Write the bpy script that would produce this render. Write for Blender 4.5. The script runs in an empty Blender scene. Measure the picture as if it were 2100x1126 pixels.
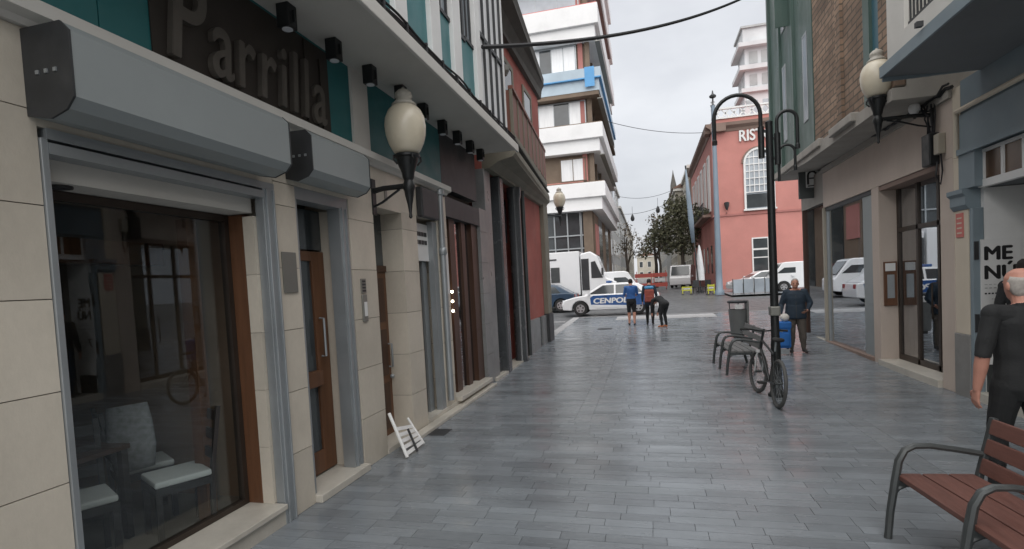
import bpy, bmesh, math, random
import numpy as np
from mathutils import Vector, Matrix, Euler
random.seed(7)
SC = bpy.context.scene
COL = SC.collection
PI = math.pi
R = math.radians

# ------------------------------------------------------------------ camera
H = 1.95
def cam_axes(psi, th, rho):
    F = Vector((-math.sin(psi)*math.cos(th), math.cos(psi)*math.cos(th), -math.sin(th)))
    R0 = Vector((math.cos(psi), math.sin(psi), 0)); U0 = R0.cross(F)
    return R0*math.cos(rho)-U0*math.sin(rho), U0*math.cos(rho)+R0*math.sin(rho), F
cr, cu, cf = cam_axes(R(14.4155), R(2.6), math.atan(.053))
cd = bpy.data.cameras.new('camera'); cam = bpy.data.objects.new('camera', cd); COL.objects.link(cam)
m = Matrix.Identity(4)
for i in range(3):
    m[i][0] = cr[i]; m[i][1] = cu[i]; m[i][2] = -cf[i]
m[2][3] = H
cam.matrix_world = m
cd.sensor_width = 36; cd.lens = 1100/2100*36; cd.shift_y = 70/2100
cd.clip_start = .05; cd.clip_end = 1500
SC.camera = cam

# ------------------------------------------------------------------ world, sun, exposure
SUN_EL, SUN_AZ = R(58), R(182)          # azimuth clockwise from +Y
w = bpy.data.worlds.new('World'); SC.world = w; w.use_nodes = True
nt = w.node_tree; nt.nodes.clear()
def wn(t, **k):
    n = nt.nodes.new(t)
    for a, b in k.items(): setattr(n, a, b)
    return n
sky = wn('ShaderNodeTexSky', sky_type='NISHITA', sun_disc=False, sun_elevation=SUN_EL, sun_rotation=SUN_AZ, dust_density=3.0, air_density=1.2)
tc = wn('ShaderNodeTexCoord'); mp = wn('ShaderNodeMapping'); mp.inputs['Scale'].default_value = (1.2, 1.2, 2.6)
nz = wn('ShaderNodeTexNoise'); nz.inputs['Scale'].default_value = 2.2; nz.inputs['Detail'].default_value = 5; nz.inputs['Roughness'].default_value = .5
rp = wn('ShaderNodeValToRGB')
rp.color_ramp.elements[0].position = .3; rp.color_ramp.elements[0].color = (2.6, 2.67, 2.85, 1)
rp.color_ramp.elements[1].position = .72; rp.color_ramp.elements[1].color = (4.05, 4.1, 4.22, 1)
mx = wn('ShaderNodeMix', data_type='RGBA'); mx.inputs[0].default_value = .93
bg = wn('ShaderNodeBackground'); bg.inputs['Strength'].default_value = .1
ow = wn('ShaderNodeOutputWorld')
L = nt.links.new
L(tc.outputs['Generated'], mp.inputs['Vector']); L(mp.outputs[0], nz.inputs['Vector']); L(nz.outputs['Fac'], rp.inputs[0])
L(sky.outputs[0], mx.inputs[6]); L(rp.outputs[0], mx.inputs[7]); L(mx.outputs[2], bg.inputs['Color']); L(bg.outputs[0], ow.inputs[0])
sd = bpy.data.lights.new('sun', 'SUN'); sun = bpy.data.objects.new('sun', sd); COL.objects.link(sun)
sd.energy = 1.5; sd.angle = R(100); sd.color = (1, .97, .93)
sv = Vector((math.sin(SUN_AZ)*math.cos(SUN_EL), math.cos(SUN_AZ)*math.cos(SUN_EL), math.sin(SUN_EL)))
sun.rotation_euler = sv.to_track_quat('Z', 'Y').to_euler()
sun.location = (0, -10, 30)
SC.view_settings.view_transform = 'Standard'; SC.view_settings.look = 'None'
SC.view_settings.exposure = 1.25; SC.view_settings.gamma = 1; SC.view_settings.use_curve_mapping = False

# ------------------------------------------------------------------ materials
M = {}
def mat(name, col, rough=.6, var=.12, scale=3.0, bump=0, bscale=60, metal=0, stretch=(1,1,1), stain=0, stain_col=None, rvar=0, spec=.5, coat=0, rand=0, fine=0, trans=0):
    mt = bpy.data.materials.new(name); mt.use_nodes = True
    t = mt.node_tree; p = t.nodes['Principled BSDF']; lk = t.links.new
    p.inputs['Roughness'].default_value = rough; p.inputs['Metallic'].default_value = metal
    p.inputs['Specular IOR Level'].default_value = spec; p.inputs['Coat Weight'].default_value = coat
    p.inputs['Base Color'].default_value = (*col, 1)
    def N(ty, **k):
        n = t.nodes.new(ty)
        for a, b in k.items(): setattr(n, a, b)
        return n
    geo = N('ShaderNodeNewGeometry'); mpn = N('ShaderNodeMapping'); mpn.inputs['Scale'].default_value = stretch
    lk(geo.outputs['Position'], mpn.inputs['Vector'])
    def noise(sc, det=4, ro=.55):
        n = N('ShaderNodeTexNoise'); n.inputs['Scale'].default_value = sc; n.inputs['Detail'].default_value = det; n.inputs['Roughness'].default_value = ro
        lk(mpn.outputs[0], n.inputs['Vector']); return n
    val = None
    def addv(sock, amt):        # accumulate (fac-.5)*2*amt
        nonlocal val
        a = N('ShaderNodeMath', operation='MULTIPLY_ADD'); lk(sock, a.inputs[0]); a.inputs[1].default_value = 2*amt; a.inputs[2].default_value = -amt
        if val is None: val = a.outputs[0]
        else:
            b = N('ShaderNodeMath', operation='ADD'); lk(val, b.inputs[0]); lk(a.outputs[0], b.inputs[1]); val = b.outputs[0]
    n1 = None
    if var: n1 = noise(scale, 5); addv(n1.outputs['Fac'], var*1.8)
    if fine: addv(noise(scale*18, 3, .7).outputs['Fac'], fine)
    if rand:
        oi = N('ShaderNodeObjectInfo'); ad = N('ShaderNodeMath', operation='ADD'); lk(oi.outputs['Random'], ad.inputs[0]); lk(geo.outputs['Random Per Island'], ad.inputs[1])
        fr = N('ShaderNodeMath', operation='FRACT'); lk(ad.outputs[0], fr.inputs[0]); addv(fr.outputs[0], rand)
    csock = None
    if val is not None:
        ad = N('ShaderNodeMath', operation='ADD'); lk(val, ad.inputs[0]); ad.inputs[1].default_value = 1
        cl = N('ShaderNodeMath', operation='MAXIMUM'); lk(ad.outputs[0], cl.inputs[0]); cl.inputs[1].default_value = .15
        vm = N('ShaderNodeVectorMath', operation='SCALE'); vm.inputs[0].default_value = col; lk(cl.outputs[0], vm.inputs['Scale'])
        csock = vm.outputs[0]
    if stain:
        n2 = noise(scale*.45+.7, 6, .65); r2 = N('ShaderNodeMapRange'); r2.inputs['From Min'].default_value = .5; r2.inputs['From Max'].default_value = .75; r2.inputs['To Max'].default_value = stain
        lk(n2.outputs['Fac'], r2.inputs['Value'])
        mm = N('ShaderNodeMix', data_type='RGBA'); lk(r2.outputs[0], mm.inputs[0])
        if csock: lk(csock, mm.inputs[6])
        else: mm.inputs[6].default_value = (*col, 1)
        sc_ = stain_col or tuple(c*.45 for c in col); mm.inputs[7].default_value = (*sc_, 1); csock = mm.outputs[2]
    if csock: lk(csock, p.inputs['Base Color'])
    if rvar:
        n3 = noise(scale*1.7+.3, 4); r3 = N('ShaderNodeMapRange'); r3.inputs['From Min'].default_value = .3; r3.inputs['From Max'].default_value = .7
        r3.inputs['To Min'].default_value = max(.03, rough-rvar); r3.inputs['To Max'].default_value = min(1, rough+rvar); lk(n3.outputs['Fac'], r3.inputs['Value']); lk(r3.outputs[0], p.inputs['Roughness'])
    if bump:
        n4 = noise(bscale, 3); b = N('ShaderNodeBump'); b.inputs['Strength'].default_value = bump; b.inputs['Distance'].default_value = .01; lk(n4.outputs['Fac'], b.inputs['Height']); lk(b.outputs[0], p.inputs['Normal'])
    M[name] = mt; return mt
def glass_mat(name, tint=(.85,.9,.9), refl=1.0, rough=.01, base=.0):
    mt = bpy.data.materials.new(name); mt.use_nodes = True; t = mt.node_tree; t.nodes.clear(); lk = t.links.new
    tr = t.nodes.new('ShaderNodeBsdfTransparent'); tr.inputs[0].default_value = (*tint, 1)
    gl = t.nodes.new('ShaderNodeBsdfGlossy'); gl.inputs['Roughness'].default_value = rough; gl.inputs[0].default_value = (.95,.97,1,1)
    lw = t.nodes.new('ShaderNodeLayerWeight'); lw.inputs['Blend'].default_value = .5
    fp = t.nodes.new('ShaderNodeMath'); fp.operation = 'POWER'; fp.inputs[1].default_value = 5; lk(lw.outputs['Facing'], fp.inputs[0])
    fr = t.nodes.new('ShaderNodeMath'); fr.operation = 'MULTIPLY_ADD'; fr.inputs[1].default_value = .96; fr.inputs[2].default_value = .04; lk(fp.outputs[0], fr.inputs[0])
    mu = t.nodes.new('ShaderNodeMath'); mu.operation = 'MULTIPLY_ADD'; mu.use_clamp = True; mu.inputs[1].default_value = refl; mu.inputs[2].default_value = base
    nn = t.nodes.new('ShaderNodeTexNoise'); nn.inputs['Scale'].default_value = 1.2; bp = t.nodes.new('ShaderNodeBump'); bp.inputs['Strength'].default_value = .012; bp.inputs['Distance'].default_value = .01
    lk(nn.outputs['Fac'], bp.inputs['Height']); lk(bp.outputs[0], gl.inputs['Normal'])
    ms = t.nodes.new('ShaderNodeMixShader'); o = t.nodes.new('ShaderNodeOutputMaterial')
    lk(fr.outputs[0], mu.inputs[0]); lk(mu.outputs[0], ms.inputs[0]); lk(tr.outputs[0], ms.inputs[1]); lk(gl.outputs[0], ms.inputs[2]); lk(ms.outputs[0], o.inputs[0])
    M[name] = mt; return mt
def brick_mat(name, c1, c2, mortar, axis='x'):
    mt = mat(name, c1, .85, 0); t = mt.node_tree; lk = t.links.new; p = t.nodes['Principled BSDF']
    g = t.nodes.new('ShaderNodeNewGeometry'); s = t.nodes.new('ShaderNodeSeparateXYZ'); c = t.nodes.new('ShaderNodeCombineXYZ')
    lk(g.outputs['Position'], s.inputs[0]); lk(s.outputs['Y' if axis == 'x' else 'X'], c.inputs[0]); lk(s.outputs['Z'], c.inputs[1])
    b = t.nodes.new('ShaderNodeTexBrick'); b.inputs['Scale'].default_value = 1; b.inputs['Brick Width'].default_value = .42; b.inputs['Row Height'].default_value = .125
    b.inputs['Mortar Size'].default_value = .016; b.inputs['Color1'].default_value = (*c1, 1); b.inputs['Color2'].default_value = (*c2, 1); b.inputs['Mortar'].default_value = (*mortar, 1)
    lk(c.outputs[0], b.inputs['Vector']); 
    n = t.nodes.new('ShaderNodeTexNoise'); n.inputs['Scale'].default_value = 1.5; n.inputs['Detail'].default_value = 5
    lk(g.outputs['Position'], n.inputs['Vector'])
    mr = t.nodes.new('ShaderNodeMapRange'); mr.inputs['From Min'].default_value = .3; mr.inputs['From Max'].default_value = .7; mr.inputs['To Min'].default_value = .65; mr.inputs['To Max'].default_value = 1.3
    lk(n.outputs['Fac'], mr.inputs['Value']); vm = t.nodes.new('ShaderNodeVectorMath'); vm.operation = 'SCALE'; lk(b.outputs['Color'], vm.inputs[0]); lk(mr.outputs[0], vm.inputs['Scale']); lk(vm.outputs[0], p.inputs['Base Color'])
    bp = t.nodes.new('ShaderNodeBump'); bp.inputs['Strength'].default_value = .6; bp.inputs['Distance'].default_value = .01; bp.invert = True; lk(b.outputs['Fac'], bp.inputs['Height']); lk(bp.outputs[0], p.inputs['Normal'])

mat('paving', (.192,.212,.23), .24, .24, .8, .18, 30, stretch=(.5,1.9,1), rvar=.17, rand=.15, fine=.2, stain=.45, stain_col=(.085,.093,.1))
mat('paving_light', (.19,.208,.224), .28, .2, .8, .18, 30, stretch=(.5,1.9,1), rvar=.16, rand=.1, fine=.18, stain=.35, stain_col=(.11,.12,.13))
mat('joint', (.12,.127,.134), .6, .3, 4)
mat('asphalt', (.11,.113,.117), .42, .25, 1.5, .3, 120, rvar=.15, fine=.2)
mat('earth', (.16,.16,.155), .8, .25, .4, fine=.2)
mat('road_paint', (.62,.62,.62), .55, .15, 5, fine=.15, stain=.4, stain_col=(.3,.3,.3))
mat('kerb_stone', (.33,.33,.33), .6, .15, 3, fine=.12, rand=.1)
mat('cream_stone', (.56,.51,.43), .42, .10, 1.6, .1, 90, rvar=.12, rand=.08, fine=.08, stain=.5, stain_col=(.40,.36,.30), stretch=(1,1,.6))
mat('stone_joint', (.2,.18,.15), .8, .1)
mat('marble', (.52,.49,.43), .35, .15, 2.5, fine=.1, stain=.4, stain_col=(.3,.28,.24))
mat('plaster_white', (.60,.585,.55), .8, .08, 1.2, .1, 60, stain=.25, stain_col=(.42,.41,.38))
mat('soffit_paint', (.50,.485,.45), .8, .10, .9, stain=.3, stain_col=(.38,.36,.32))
mat('teal_dark', (.016,.135,.145), .45, .12, 1.5, rvar=.1)
mat('teal', (.045,.18,.195), .45, .10, 1.2, rvar=.1)
mat('white_paint', (.74,.74,.73), .5, .07, 1.5, stain=.25, stain_col=(.5,.5,.48))
mat('alu', (.36,.385,.40), .42, .08, 2, metal=.55, rvar=.1, stain=.2)
mat('shutter_box', (.31,.34,.345), .45, .06, 1.2, metal=.25, stain=.25, stain_col=(.23,.25,.25))
mat('steel_dark', (.045,.047,.05), .5, .25, 4, metal=.3, stain=.3, stain_col=(.12,.12,.12))
mat('black_metal', (.018,.02,.021), .42, .2, 5, .1, 50, metal=.3, rvar=.1)
mat('grey_metal', (.07,.077,.078), .45, .15, 6, metal=.4, rvar=.12, stain=.2, stain_col=(.11,.1,.09))
mat('wood_dark', (.06,.027,.015), .45, .3, 3, stretch=(6,6,.5), fine=.15)
mat('wood_mid', (.125,.056,.027), .45, .3, 3, stretch=(6,6,.5), fine=.15)
mat('bench_wood', (.135,.06,.047), .5, .22, 5, .25, 30, stretch=(6,.6,6), rand=.10, fine=.18, rvar=.1)
mat('bench_grey', (.14,.142,.14), .55, .2, 5, stretch=(6,.6,6), rand=.08, fine=.15)
mat('sign_brown', (.028,.022,.018), .6, .25, 3)
mat('letter_brown', (.085,.075,.065), .5, .25, 5)
mat('globe', (.62,.56,.44), .35, .1, 5, coat=.3, stain=.4, stain_col=(.5,.43,.30))
mat('globe_cap', (.42,.40,.35), .5, .15, 8)
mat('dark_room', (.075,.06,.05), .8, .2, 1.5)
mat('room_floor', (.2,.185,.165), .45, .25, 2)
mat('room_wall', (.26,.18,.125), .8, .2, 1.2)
mat('jacket_grey', (.26,.26,.265), .85, .4, 25)
mat('seat_pale', (.60,.60,.58), .6, .06)
mat('chair_dark', (.03,.027,.026), .4, .2)
mat('cable', (.02,.02,.022), .6, .2)
mat('granite', (.07,.075,.08), .22, .2, 2, fine=.4, rvar=.08)
mat('granite_light', (.22,.225,.225), .35, .15, 2, fine=.2, rvar=.08, stain=.25)
mat('red_wall', (.34,.095,.075), .85, .2, 1.2, .2, 60, stain=.45, stain_col=(.42,.2,.17))
mat('olive_trim', (.20,.185,.145), .75, .18, 1.6, stain=.4, stain_col=(.12,.11,.09))
mat('roof_dark', (.09,.085,.075), .8, .3, 2)
mat('balcony_wood', (.20,.085,.06), .6, .2, 3, stretch=(4,4,.6))
mat('band_white', (.78,.78,.78), .6, .06, .7, stain=.3, stain_col=(.55,.55,.54))
mat('brown_frame', (.17,.125,.09), .7, .2, 1.5)
mat('pale_blue', (.40,.49,.56), .4, .15, .9)
mat('sky_blue', (.10,.33,.62), .5, .15, 1)
mat('pink_wall', (.52,.225,.195), .85, .12, .7, .15, 20, stain=.4, stain_col=(.46,.22,.19), fine=.05)
mat('pink_dark', (.40,.17,.15), .85, .12, .7)
mat('trim_brown', (.24,.17,.14), .8, .15, 1)
mat('tower_white', (.62,.63,.64), .8, .12, .6, stain=.35, stain_col=(.42,.44,.46))
mat('grey_facade', (.42,.43,.43), .8, .15, .5, stain=.35)
mat('beige_facade', (.40,.37,.31), .85, .18, .4, stain=.4, stain_col=(.25,.23,.2))
mat('roof_tile', (.20,.12,.09), .9, .25, 2)
mat('green_tile', (.062,.105,.09), .38, .22, 1.6, rvar=.12, stretch=(1,1,.35), stain=.3, stain_col=(.09,.13,.115), fine=.1)
mat('teal_blue', (.045,.13,.17), .35, .2, 1.5, stretch=(1,1,.4))
brick_mat('brick', (.29,.20,.14), (.20,.135,.095), (.11,.09,.07))
mat('concrete', (.33,.31,.28), .85, .2, 1.3, .15, 40, stain=.5, stain_col=(.19,.18,.16), stretch=(1,1,.5))
mat('beige_plaster', (.52,.44,.38), .75, .1, 1.1, .1, 60, stain=.35, stain_col=(.40,.33,.28), stretch=(1,1,.5), fine=.04)
mat('beige_strip', (.36,.33,.27), .7, .1, 2)
mat('bronze', (.055,.042,.034), .4, .2, 3, metal=.4)
mat('blue_grey', (.20,.25,.28), .55, .12, 1.5, stain=.3, stain_col=(.27,.3,.31))
mat('soffit_grey', (.17,.18,.19), .8, .14, .8, stain=.4, stain_col=(.12,.125,.13))
mat('cream_paint', (.60,.53,.43), .7, .07, 1.5, stain=.25, stain_col=(.5,.44,.36))
mat('grey_plinth', (.24,.235,.225), .6, .15, 2.5, fine=.12, stain=.4)
mat('olive_room', (.20,.195,.175), .8, .1)
mat('amber_pane', (.09,.045,.02), .25, .3, 2)
mat('poster_white', (.70,.70,.69), .5, .03)
mat('print_black', (.015,.015,.016), .5, 0)
mat('print_grey', (.25,.25,.25), .5, 0)
mat('plaque_red', (.55,.16,.14), .5, .1)
mat('plaque_grey', (.22,.22,.2), .4, .1, metal=.4)
mat('sign_panel', (.075,.085,.085), .5, .12, 2)
mat('car_white', (.78,.79,.80), .3, .02, coat=.6)
mat('car_blue', (.02,.085,.26), .3, .05, coat=.6)
mat('car_navy', (.025,.055,.095), .3, .08, coat=.5)
mat('tyre', (.02,.02,.02), .8, .1)
mat('rim', (.5,.5,.51), .3, 0, metal=.7)
mat('lamp_red', (.35,.02,.02), .3, 0)
mat('headlamp', (.7,.72,.75), .15, 0)
mat('skin', (.50,.25,.175), .55, .08, 9)
mat('skin_red', (.52,.255,.19), .55, .1, 9)
mat('hair_grey', (.40,.37,.34), .8, .25, 40)
mat('hair_dark', (.02,.016,.014), .7, .2, 30)
mat('cloth_black', (.016,.017,.018), .85, .25, 8, .3, 60)
mat('cloth_navy', (.022,.038,.058), .8, .2, 7, .3, 50)
mat('cloth_brown', (.10,.085,.072), .85, .2, 7, .3, 50)
mat('cloth_blue', (.035,.12,.35), .8, .2, 7, .2, 50)
mat('cloth_light_blue', (.10,.35,.62), .8, .15, 8)
mat('cloth_red', (.32,.08,.06), .8, .25, 8)
mat('trolley_blue', (.015,.13,.42), .6, .15, 6, .2, 60)
mat('shoe', (.03,.028,.027), .6, .2)
mat('shoe_orange', (.5,.16,.06), .6, .1)
mat('bin_grey', (.17,.175,.17), .5, .15, 3, metal=.2, stretch=(1,1,.4))
mat('bag_white', (.62,.6,.56), .6, .1)
mat('bike_white', (.55,.56,.56), .35, .05, coat=.4)
mat('rubber_grey', (.075,.075,.073), .75, .2, 9)
mat('post_blue_grey', (.20,.255,.31), .5, .12, 1, metal=.1)
mat('bark', (.10,.085,.07), .9, .3, 3)
mat('leaf', (.12,.125,.075), .7, .35, .8, rand=.4)
mat('leaf_brown', (.19,.165,.125), .8, .3, .8, rand=.35)
mat('barrier_red', (.48,.10,.08), .6, .15, 3)
mat('yellow', (.55,.55,.06), .6, .1)
mat('cloth_white', (.66,.68,.69), .8, .08, 3)
glass_mat('shop_glass', (.9,.93,.93), 1.05, .008, .012)
glass_mat('mirror_glass', (.55,.62,.66), 1.3, .01, .30)
glass_mat('window_glass', (.5,.55,.58), 1.2, .03, .12)
mat('dark_glass', (.05,.058,.062), .08, .3, 1.5, spec=.8)
mat('pale_glass', (.34,.38,.42), .12, .25, .9, spec=.8)
mat('curtain_white', (.80,.81,.82), .35, .10, 2.5, spec=.6, stretch=(3,3,.4))
mt = mat('bulb', (1,.9,.75), .4, 0)
mt.node_tree.nodes['Principled BSDF'].inputs['Emission Color'].default_value = (1,.86,.62,1); mt.node_tree.nodes['Principled BSDF'].inputs['Emission Strength'].default_value = 9

# ------------------------------------------------------------------ geometry helpers
def gz(y):
    """ground level: flat, then rising gently towards the crossing and flat again"""
    return .02*min(max(0., y-11.), 40.)
class G:
    def __init__(s): s.v = []; s.f = []; s.mi = []; s.cur = 0
    def add(s, vs, fs):
        o = len(s.v); s.v += [tuple(v) for v in vs]; s.f += [tuple(i+o for i in f) for f in fs]; s.mi += [s.cur]*len(fs); return s
    def box(s, x0, y0, z0, x1, y1, z1):
        x0, x1 = min(x0,x1), max(x0,x1); y0, y1 = min(y0,y1), max(y0,y1); z0, z1 = min(z0,z1), max(z0,z1)
        return s.add([(x0,y0,z0),(x1,y0,z0),(x1,y1,z0),(x0,y1,z0),(x0,y0,z1),(x1,y0,z1),(x1,y1,z1),(x0,y1,z1)],
                     [(0,3,2,1),(4,5,6,7),(0,1,5,4),(1,2,6,5),(2,3,7,6),(3,0,4,7)])
    def bar(s, a, b, wx, wz, up=(0,0,1)):
        a = Vector(a); b = Vector(b); d = (b-a).normalized(); u = Vector(up)
        sd_ = d.cross(u)
        if sd_.length < 1e-4: sd_ = d.cross(Vector((0,1,0)))
        sd_.normalize(); u = sd_.cross(d)
        vs = []
        for p in (a, b):
            for i, j in ((-1,-1),(1,-1),(1,1),(-1,1)): vs.append(p+sd_*(i*wx/2)+u*(j*wz/2))
        return s.add(vs, [(0,1,2,3),(7,6,5,4),(0,4,5,1),(1,5,6,2),(2,6,7,3),(3,7,4,0)])
    def tube(s, pts, r, n=8, closed=False):
        pts = [Vector(p) for p in pts]; k = len(pts); rs = r if isinstance(r, (list, tuple)) else [r]*k
        prev = None; vs = []
        for i, p in enumerate(pts):
            if closed: d = pts[(i+1) % k]-pts[i-1]
            else: d = pts[min(i+1,k-1)]-pts[max(i-1,0)]
            d.normalize()
            if prev is None:
                a = d.cross(Vector((0,0,1)))
                if a.length < .05: a = d.cross(Vector((1,0,0)))
            else: a = prev-d*prev.dot(d)
            a.normalize(); prev = a; b = d.cross(a)
            for j in range(n):
                t = 2*PI*j/n; vs.append(p+(a*math.cos(t)+b*math.sin(t))*rs[i])
        fs = []
        for i in range(k if closed else k-1):
            q = (i+1) % k
            for j in range(n): fs.append((i*n+j, i*n+(j+1) % n, q*n+(j+1) % n, q*n+j))
        if not closed: fs += [tuple(range(n-1,-1,-1)), tuple((k-1)*n+j for j in range(n))]
        return s.add(vs, fs)
    def lathe(s, prof, n=20, c=(0,0,0), sy=1):
        vs = []; fs = []
        for r, z in prof:
            for j in range(n):
                t = 2*PI*j/n; vs.append((c[0]+r*math.cos(t), c[1]+r*sy*math.sin(t), c[2]+z))
        for i in range(len(prof)-1):
            for j in range(n): fs.append((i*n+j, i*n+(j+1) % n, (i+1)*n+(j+1) % n, (i+1)*n+j))
        fs += [tuple(range(n-1,-1,-1)), tuple((len(prof)-1)*n+j for j in range(n))]
        return s.add(vs, fs)
    def prism(s, poly, ax, a, b):
        """poly: 2-D points in the plane perpendicular to ax (order of remaining axes x<y<z)"""
        def p3(p, t):
            return {'x': (t,p[0],p[1]), 'y': (p[0],t,p[1]), 'z': (p[0],p[1],t)}[ax]
        n = len(poly); vs = [p3(p, a) for p in poly]+[p3(p, b) for p in poly]
        return s.add(vs, [tuple(range(n)), tuple(range(2*n-1,n-1,-1))]+[(i,i+n,(i+1)%n+n,(i+1)%n) for i in range(n)])
    def quad(s, *p): return s.add(p, [tuple(range(len(p)))])
    def loft(s, rings, side, n=14):
        """rings: (centre, rx, ry); side = direction of rx"""
        side = Vector(side).normalized(); cs = [Vector(r[0]) for r in rings]; k = len(cs); vs = []
        for i in range(k):
            d = (cs[min(i+1,k-1)]-cs[max(i-1,0)]).normalized(); a = side-d*side.dot(d); a.normalize(); b = d.cross(a)
            for j in range(n):
                t = 2*PI*j/n; vs.append(cs[i]+a*(math.cos(t)*rings[i][1])+b*(math.sin(t)*rings[i][2]))
        fs = [(i*n+j, i*n+(j+1)%n, (i+1)*n+(j+1)%n, (i+1)*n+j) for i in range(k-1) for j in range(n)]
        fs += [tuple(range(n-1,-1,-1)), tuple((k-1)*n+j for j in range(n))]
        return s.add(vs, fs)
    def ball(s, c, r, n=10):
        rx, ry, rz = r if isinstance(r, (list, tuple)) else (r,r,r); vs = []; fs = []
        for i in range(1, n):
            ph = PI*i/n
            for j in range(n*2//1):
                t = PI*j/n; vs.append((c[0]+rx*math.sin(ph)*math.cos(t), c[1]+ry*math.sin(ph)*math.sin(t), c[2]-rz*math.cos(ph)))
        k = 2*n
        for i in range(n-2):
            for j in range(k): fs.append((i*k+j, i*k+(j+1)%k, (i+1)*k+(j+1)%k, (i+1)*k+j))
        vs += [(c[0],c[1],c[2]-rz),(c[0],c[1],c[2]+rz)]; b = (n-1)*k
        for j in range(k): fs.append((b, (j+1)%k, j)); fs.append((b+1, (n-2)*k+j, (n-2)*k+(j+1)%k))
        return s.add(vs, fs)
    def mesh(s, name):
        me = bpy.data.meshes.new(name); me.from_pydata(s.v, [], s.f); me.update(); return me
    def build(s, name, ma, parent=None, smooth=False, bevel=0, seg=2, fix=True):
        me = s.mesh(name)
        if fix:
            bm = bmesh.new(); bm.from_mesh(me); bmesh.ops.recalc_face_normals(bm, faces=bm.faces); bm.to_mesh(me); bm.free()
        mas = ma if isinstance(ma, (list, tuple)) else [ma]
        for q in mas: me.materials.append(M[q])
        if len(mas) > 1: me.polygons.foreach_set('material_index', s.mi)
        o = bpy.data.objects.new(name, me); COL.objects.link(o); put(o, parent)
        if smooth:
            me.polygons.foreach_set('use_smooth', [True]*len(me.polygons))
            if smooth != 'all': me.set_sharp_from_angle(angle=R(42))
        if bevel:
            b = o.modifiers.new('bevel', 'BEVEL'); b.width = bevel; b.segments = seg; b.limit_method = 'ANGLE'; b.angle_limit = R(40)
        return o
def put(o, parent):
    if parent is not None:
        o.parent = parent
        r = parent; mw = Matrix.Identity(4)
        while r is not None:
            mw = r.matrix_basis @ mw if r.parent is None else (r.matrix_parent_inverse @ r.matrix_basis @ mw); r = r.parent
        o.matrix_parent_inverse = mw.inverted()
def tag(o, label, cat, group=None):
    o['label'] = label; o['category'] = cat
    if group: o['group'] = group
    return o
def thing(name, label, cat, loc=(0,0,0), group=None):
    o = bpy.data.objects.new(name, None); o.empty_display_size = .2; COL.objects.link(o); o.location = loc
    o.matrix_basis = Matrix.Translation(loc)
    return tag(o, label, cat, group)
def struct(o): o['kind'] = 'structure'; return o
def stuff(o): o['kind'] = 'stuff'; return o
def copy_tree(o, parent=None):
    c = o.copy(); COL.objects.link(c)
    if parent is not None: c.parent = parent
    for ch in o.children: copy_tree(ch, c)
    return c
def place(o, loc, rz=0, scale=1):
    o.matrix_basis = Matrix.Translation(loc) @ Matrix.Rotation(rz, 4, 'Z') @ Matrix.Scale(scale, 4); return o
def text(name, s, size, mtx, ma, parent=None, depth=.004, xs=1, bold=0, fat=0, shear=0):
    c = bpy.data.curves.new(name, 'FONT'); c.body = s; c.size = size; c.extrude = depth; c.offset = bold
    t = bpy.data.objects.new(name+'_tmp', c); COL.objects.link(t)
    bpy.context.view_layer.update(); dg = bpy.context.evaluated_depsgraph_get()
    me = bpy.data.meshes.new_from_object(t.evaluated_get(dg)); bpy.data.objects.remove(t); bpy.data.curves.remove(c)
    if fat:
        vs = [v.co.copy() for v in me.vertices]; fs = [tuple(p.vertices) for p in me.polygons]; n_ = len(vs); V = []; Fc = []
        for k, (dx, dy) in enumerate(((-1,0),(1,0),(0,1),(0,-1),(0,0))):
            V += [(v.x+dx*fat, v.y+dy*fat*.6, v.z+k*.0004) for v in vs]; Fc += [tuple(i+k*n_ for i in f) for f in fs]
        me = bpy.data.meshes.new(name); me.from_pydata(V, [], Fc); me.update()
    if shear: me.transform(Matrix(((1,shear,0,0),(0,1,0,0),(0,0,1,0),(0,0,0,1))))
    me.transform(mtx @ Matrix.Diagonal((xs,1,1,1)))
    me.materials.clear(); me.materials.append(M[ma])
    o = bpy.data.objects.new(name, me); COL.objects.link(o); put(o, parent); return o
def basis(origin, right, up):
    r = Vector(right).normalized(); u = Vector(up).normalized(); n = r.cross(u); mm = Matrix.Identity(4)
    for i in range(3): mm[i][0] = r[i]; mm[i][1] = u[i]; mm[i][2] = n[i]; mm[i][3] = origin[i]
    return mm
def B(name, ma, parent, *boxes, **k):
    g = G()
    for b in boxes: g.box(*b)
    return g.build(name, ma, parent, **k)

# ------------------------------------------------------------------ ground, paving, road
XL, XR = -3.1, 4.33
def strip(g, x0, x1, ys, dz):
    for a, b in zip(ys[:-1], ys[1:]):
        g.quad((x0,a,gz(a)+dz),(x1,a,gz(a)+dz),(x1,b,gz(b)+dz),(x0,b,gz(b)+dz))
YS = [-60,-20,0,6,11,14,17.2,20,24.4,27,30,34,40,46,51,60,90,140,260,600]
g = G(); strip(g, -500, 500, YS, -.075); struct(g.build('ground', 'earth'))
ROAD_Y0, ROAD_Y1 = 24.5, 33.6
pav = G(); strip(pav, -3.4, 4.9, [y for y in YS if y <= 24.4][1:]+[24.5], -.03)
pav.quad((4.9,17.2,gz(17.2)-.03),(30,17.2,gz(17.2)-.03),(30,24.5,gz(24.5)-.03),(4.9,24.5,gz(24.5)-.03))
pavement = struct(pav.build('pavement', 'joint'))
cells = []          # (x0,x1,y0,y1,light)
S1, S2 = (-1.09,-.86), (2.36,2.58)
y = -3.0; y7 = None
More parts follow.
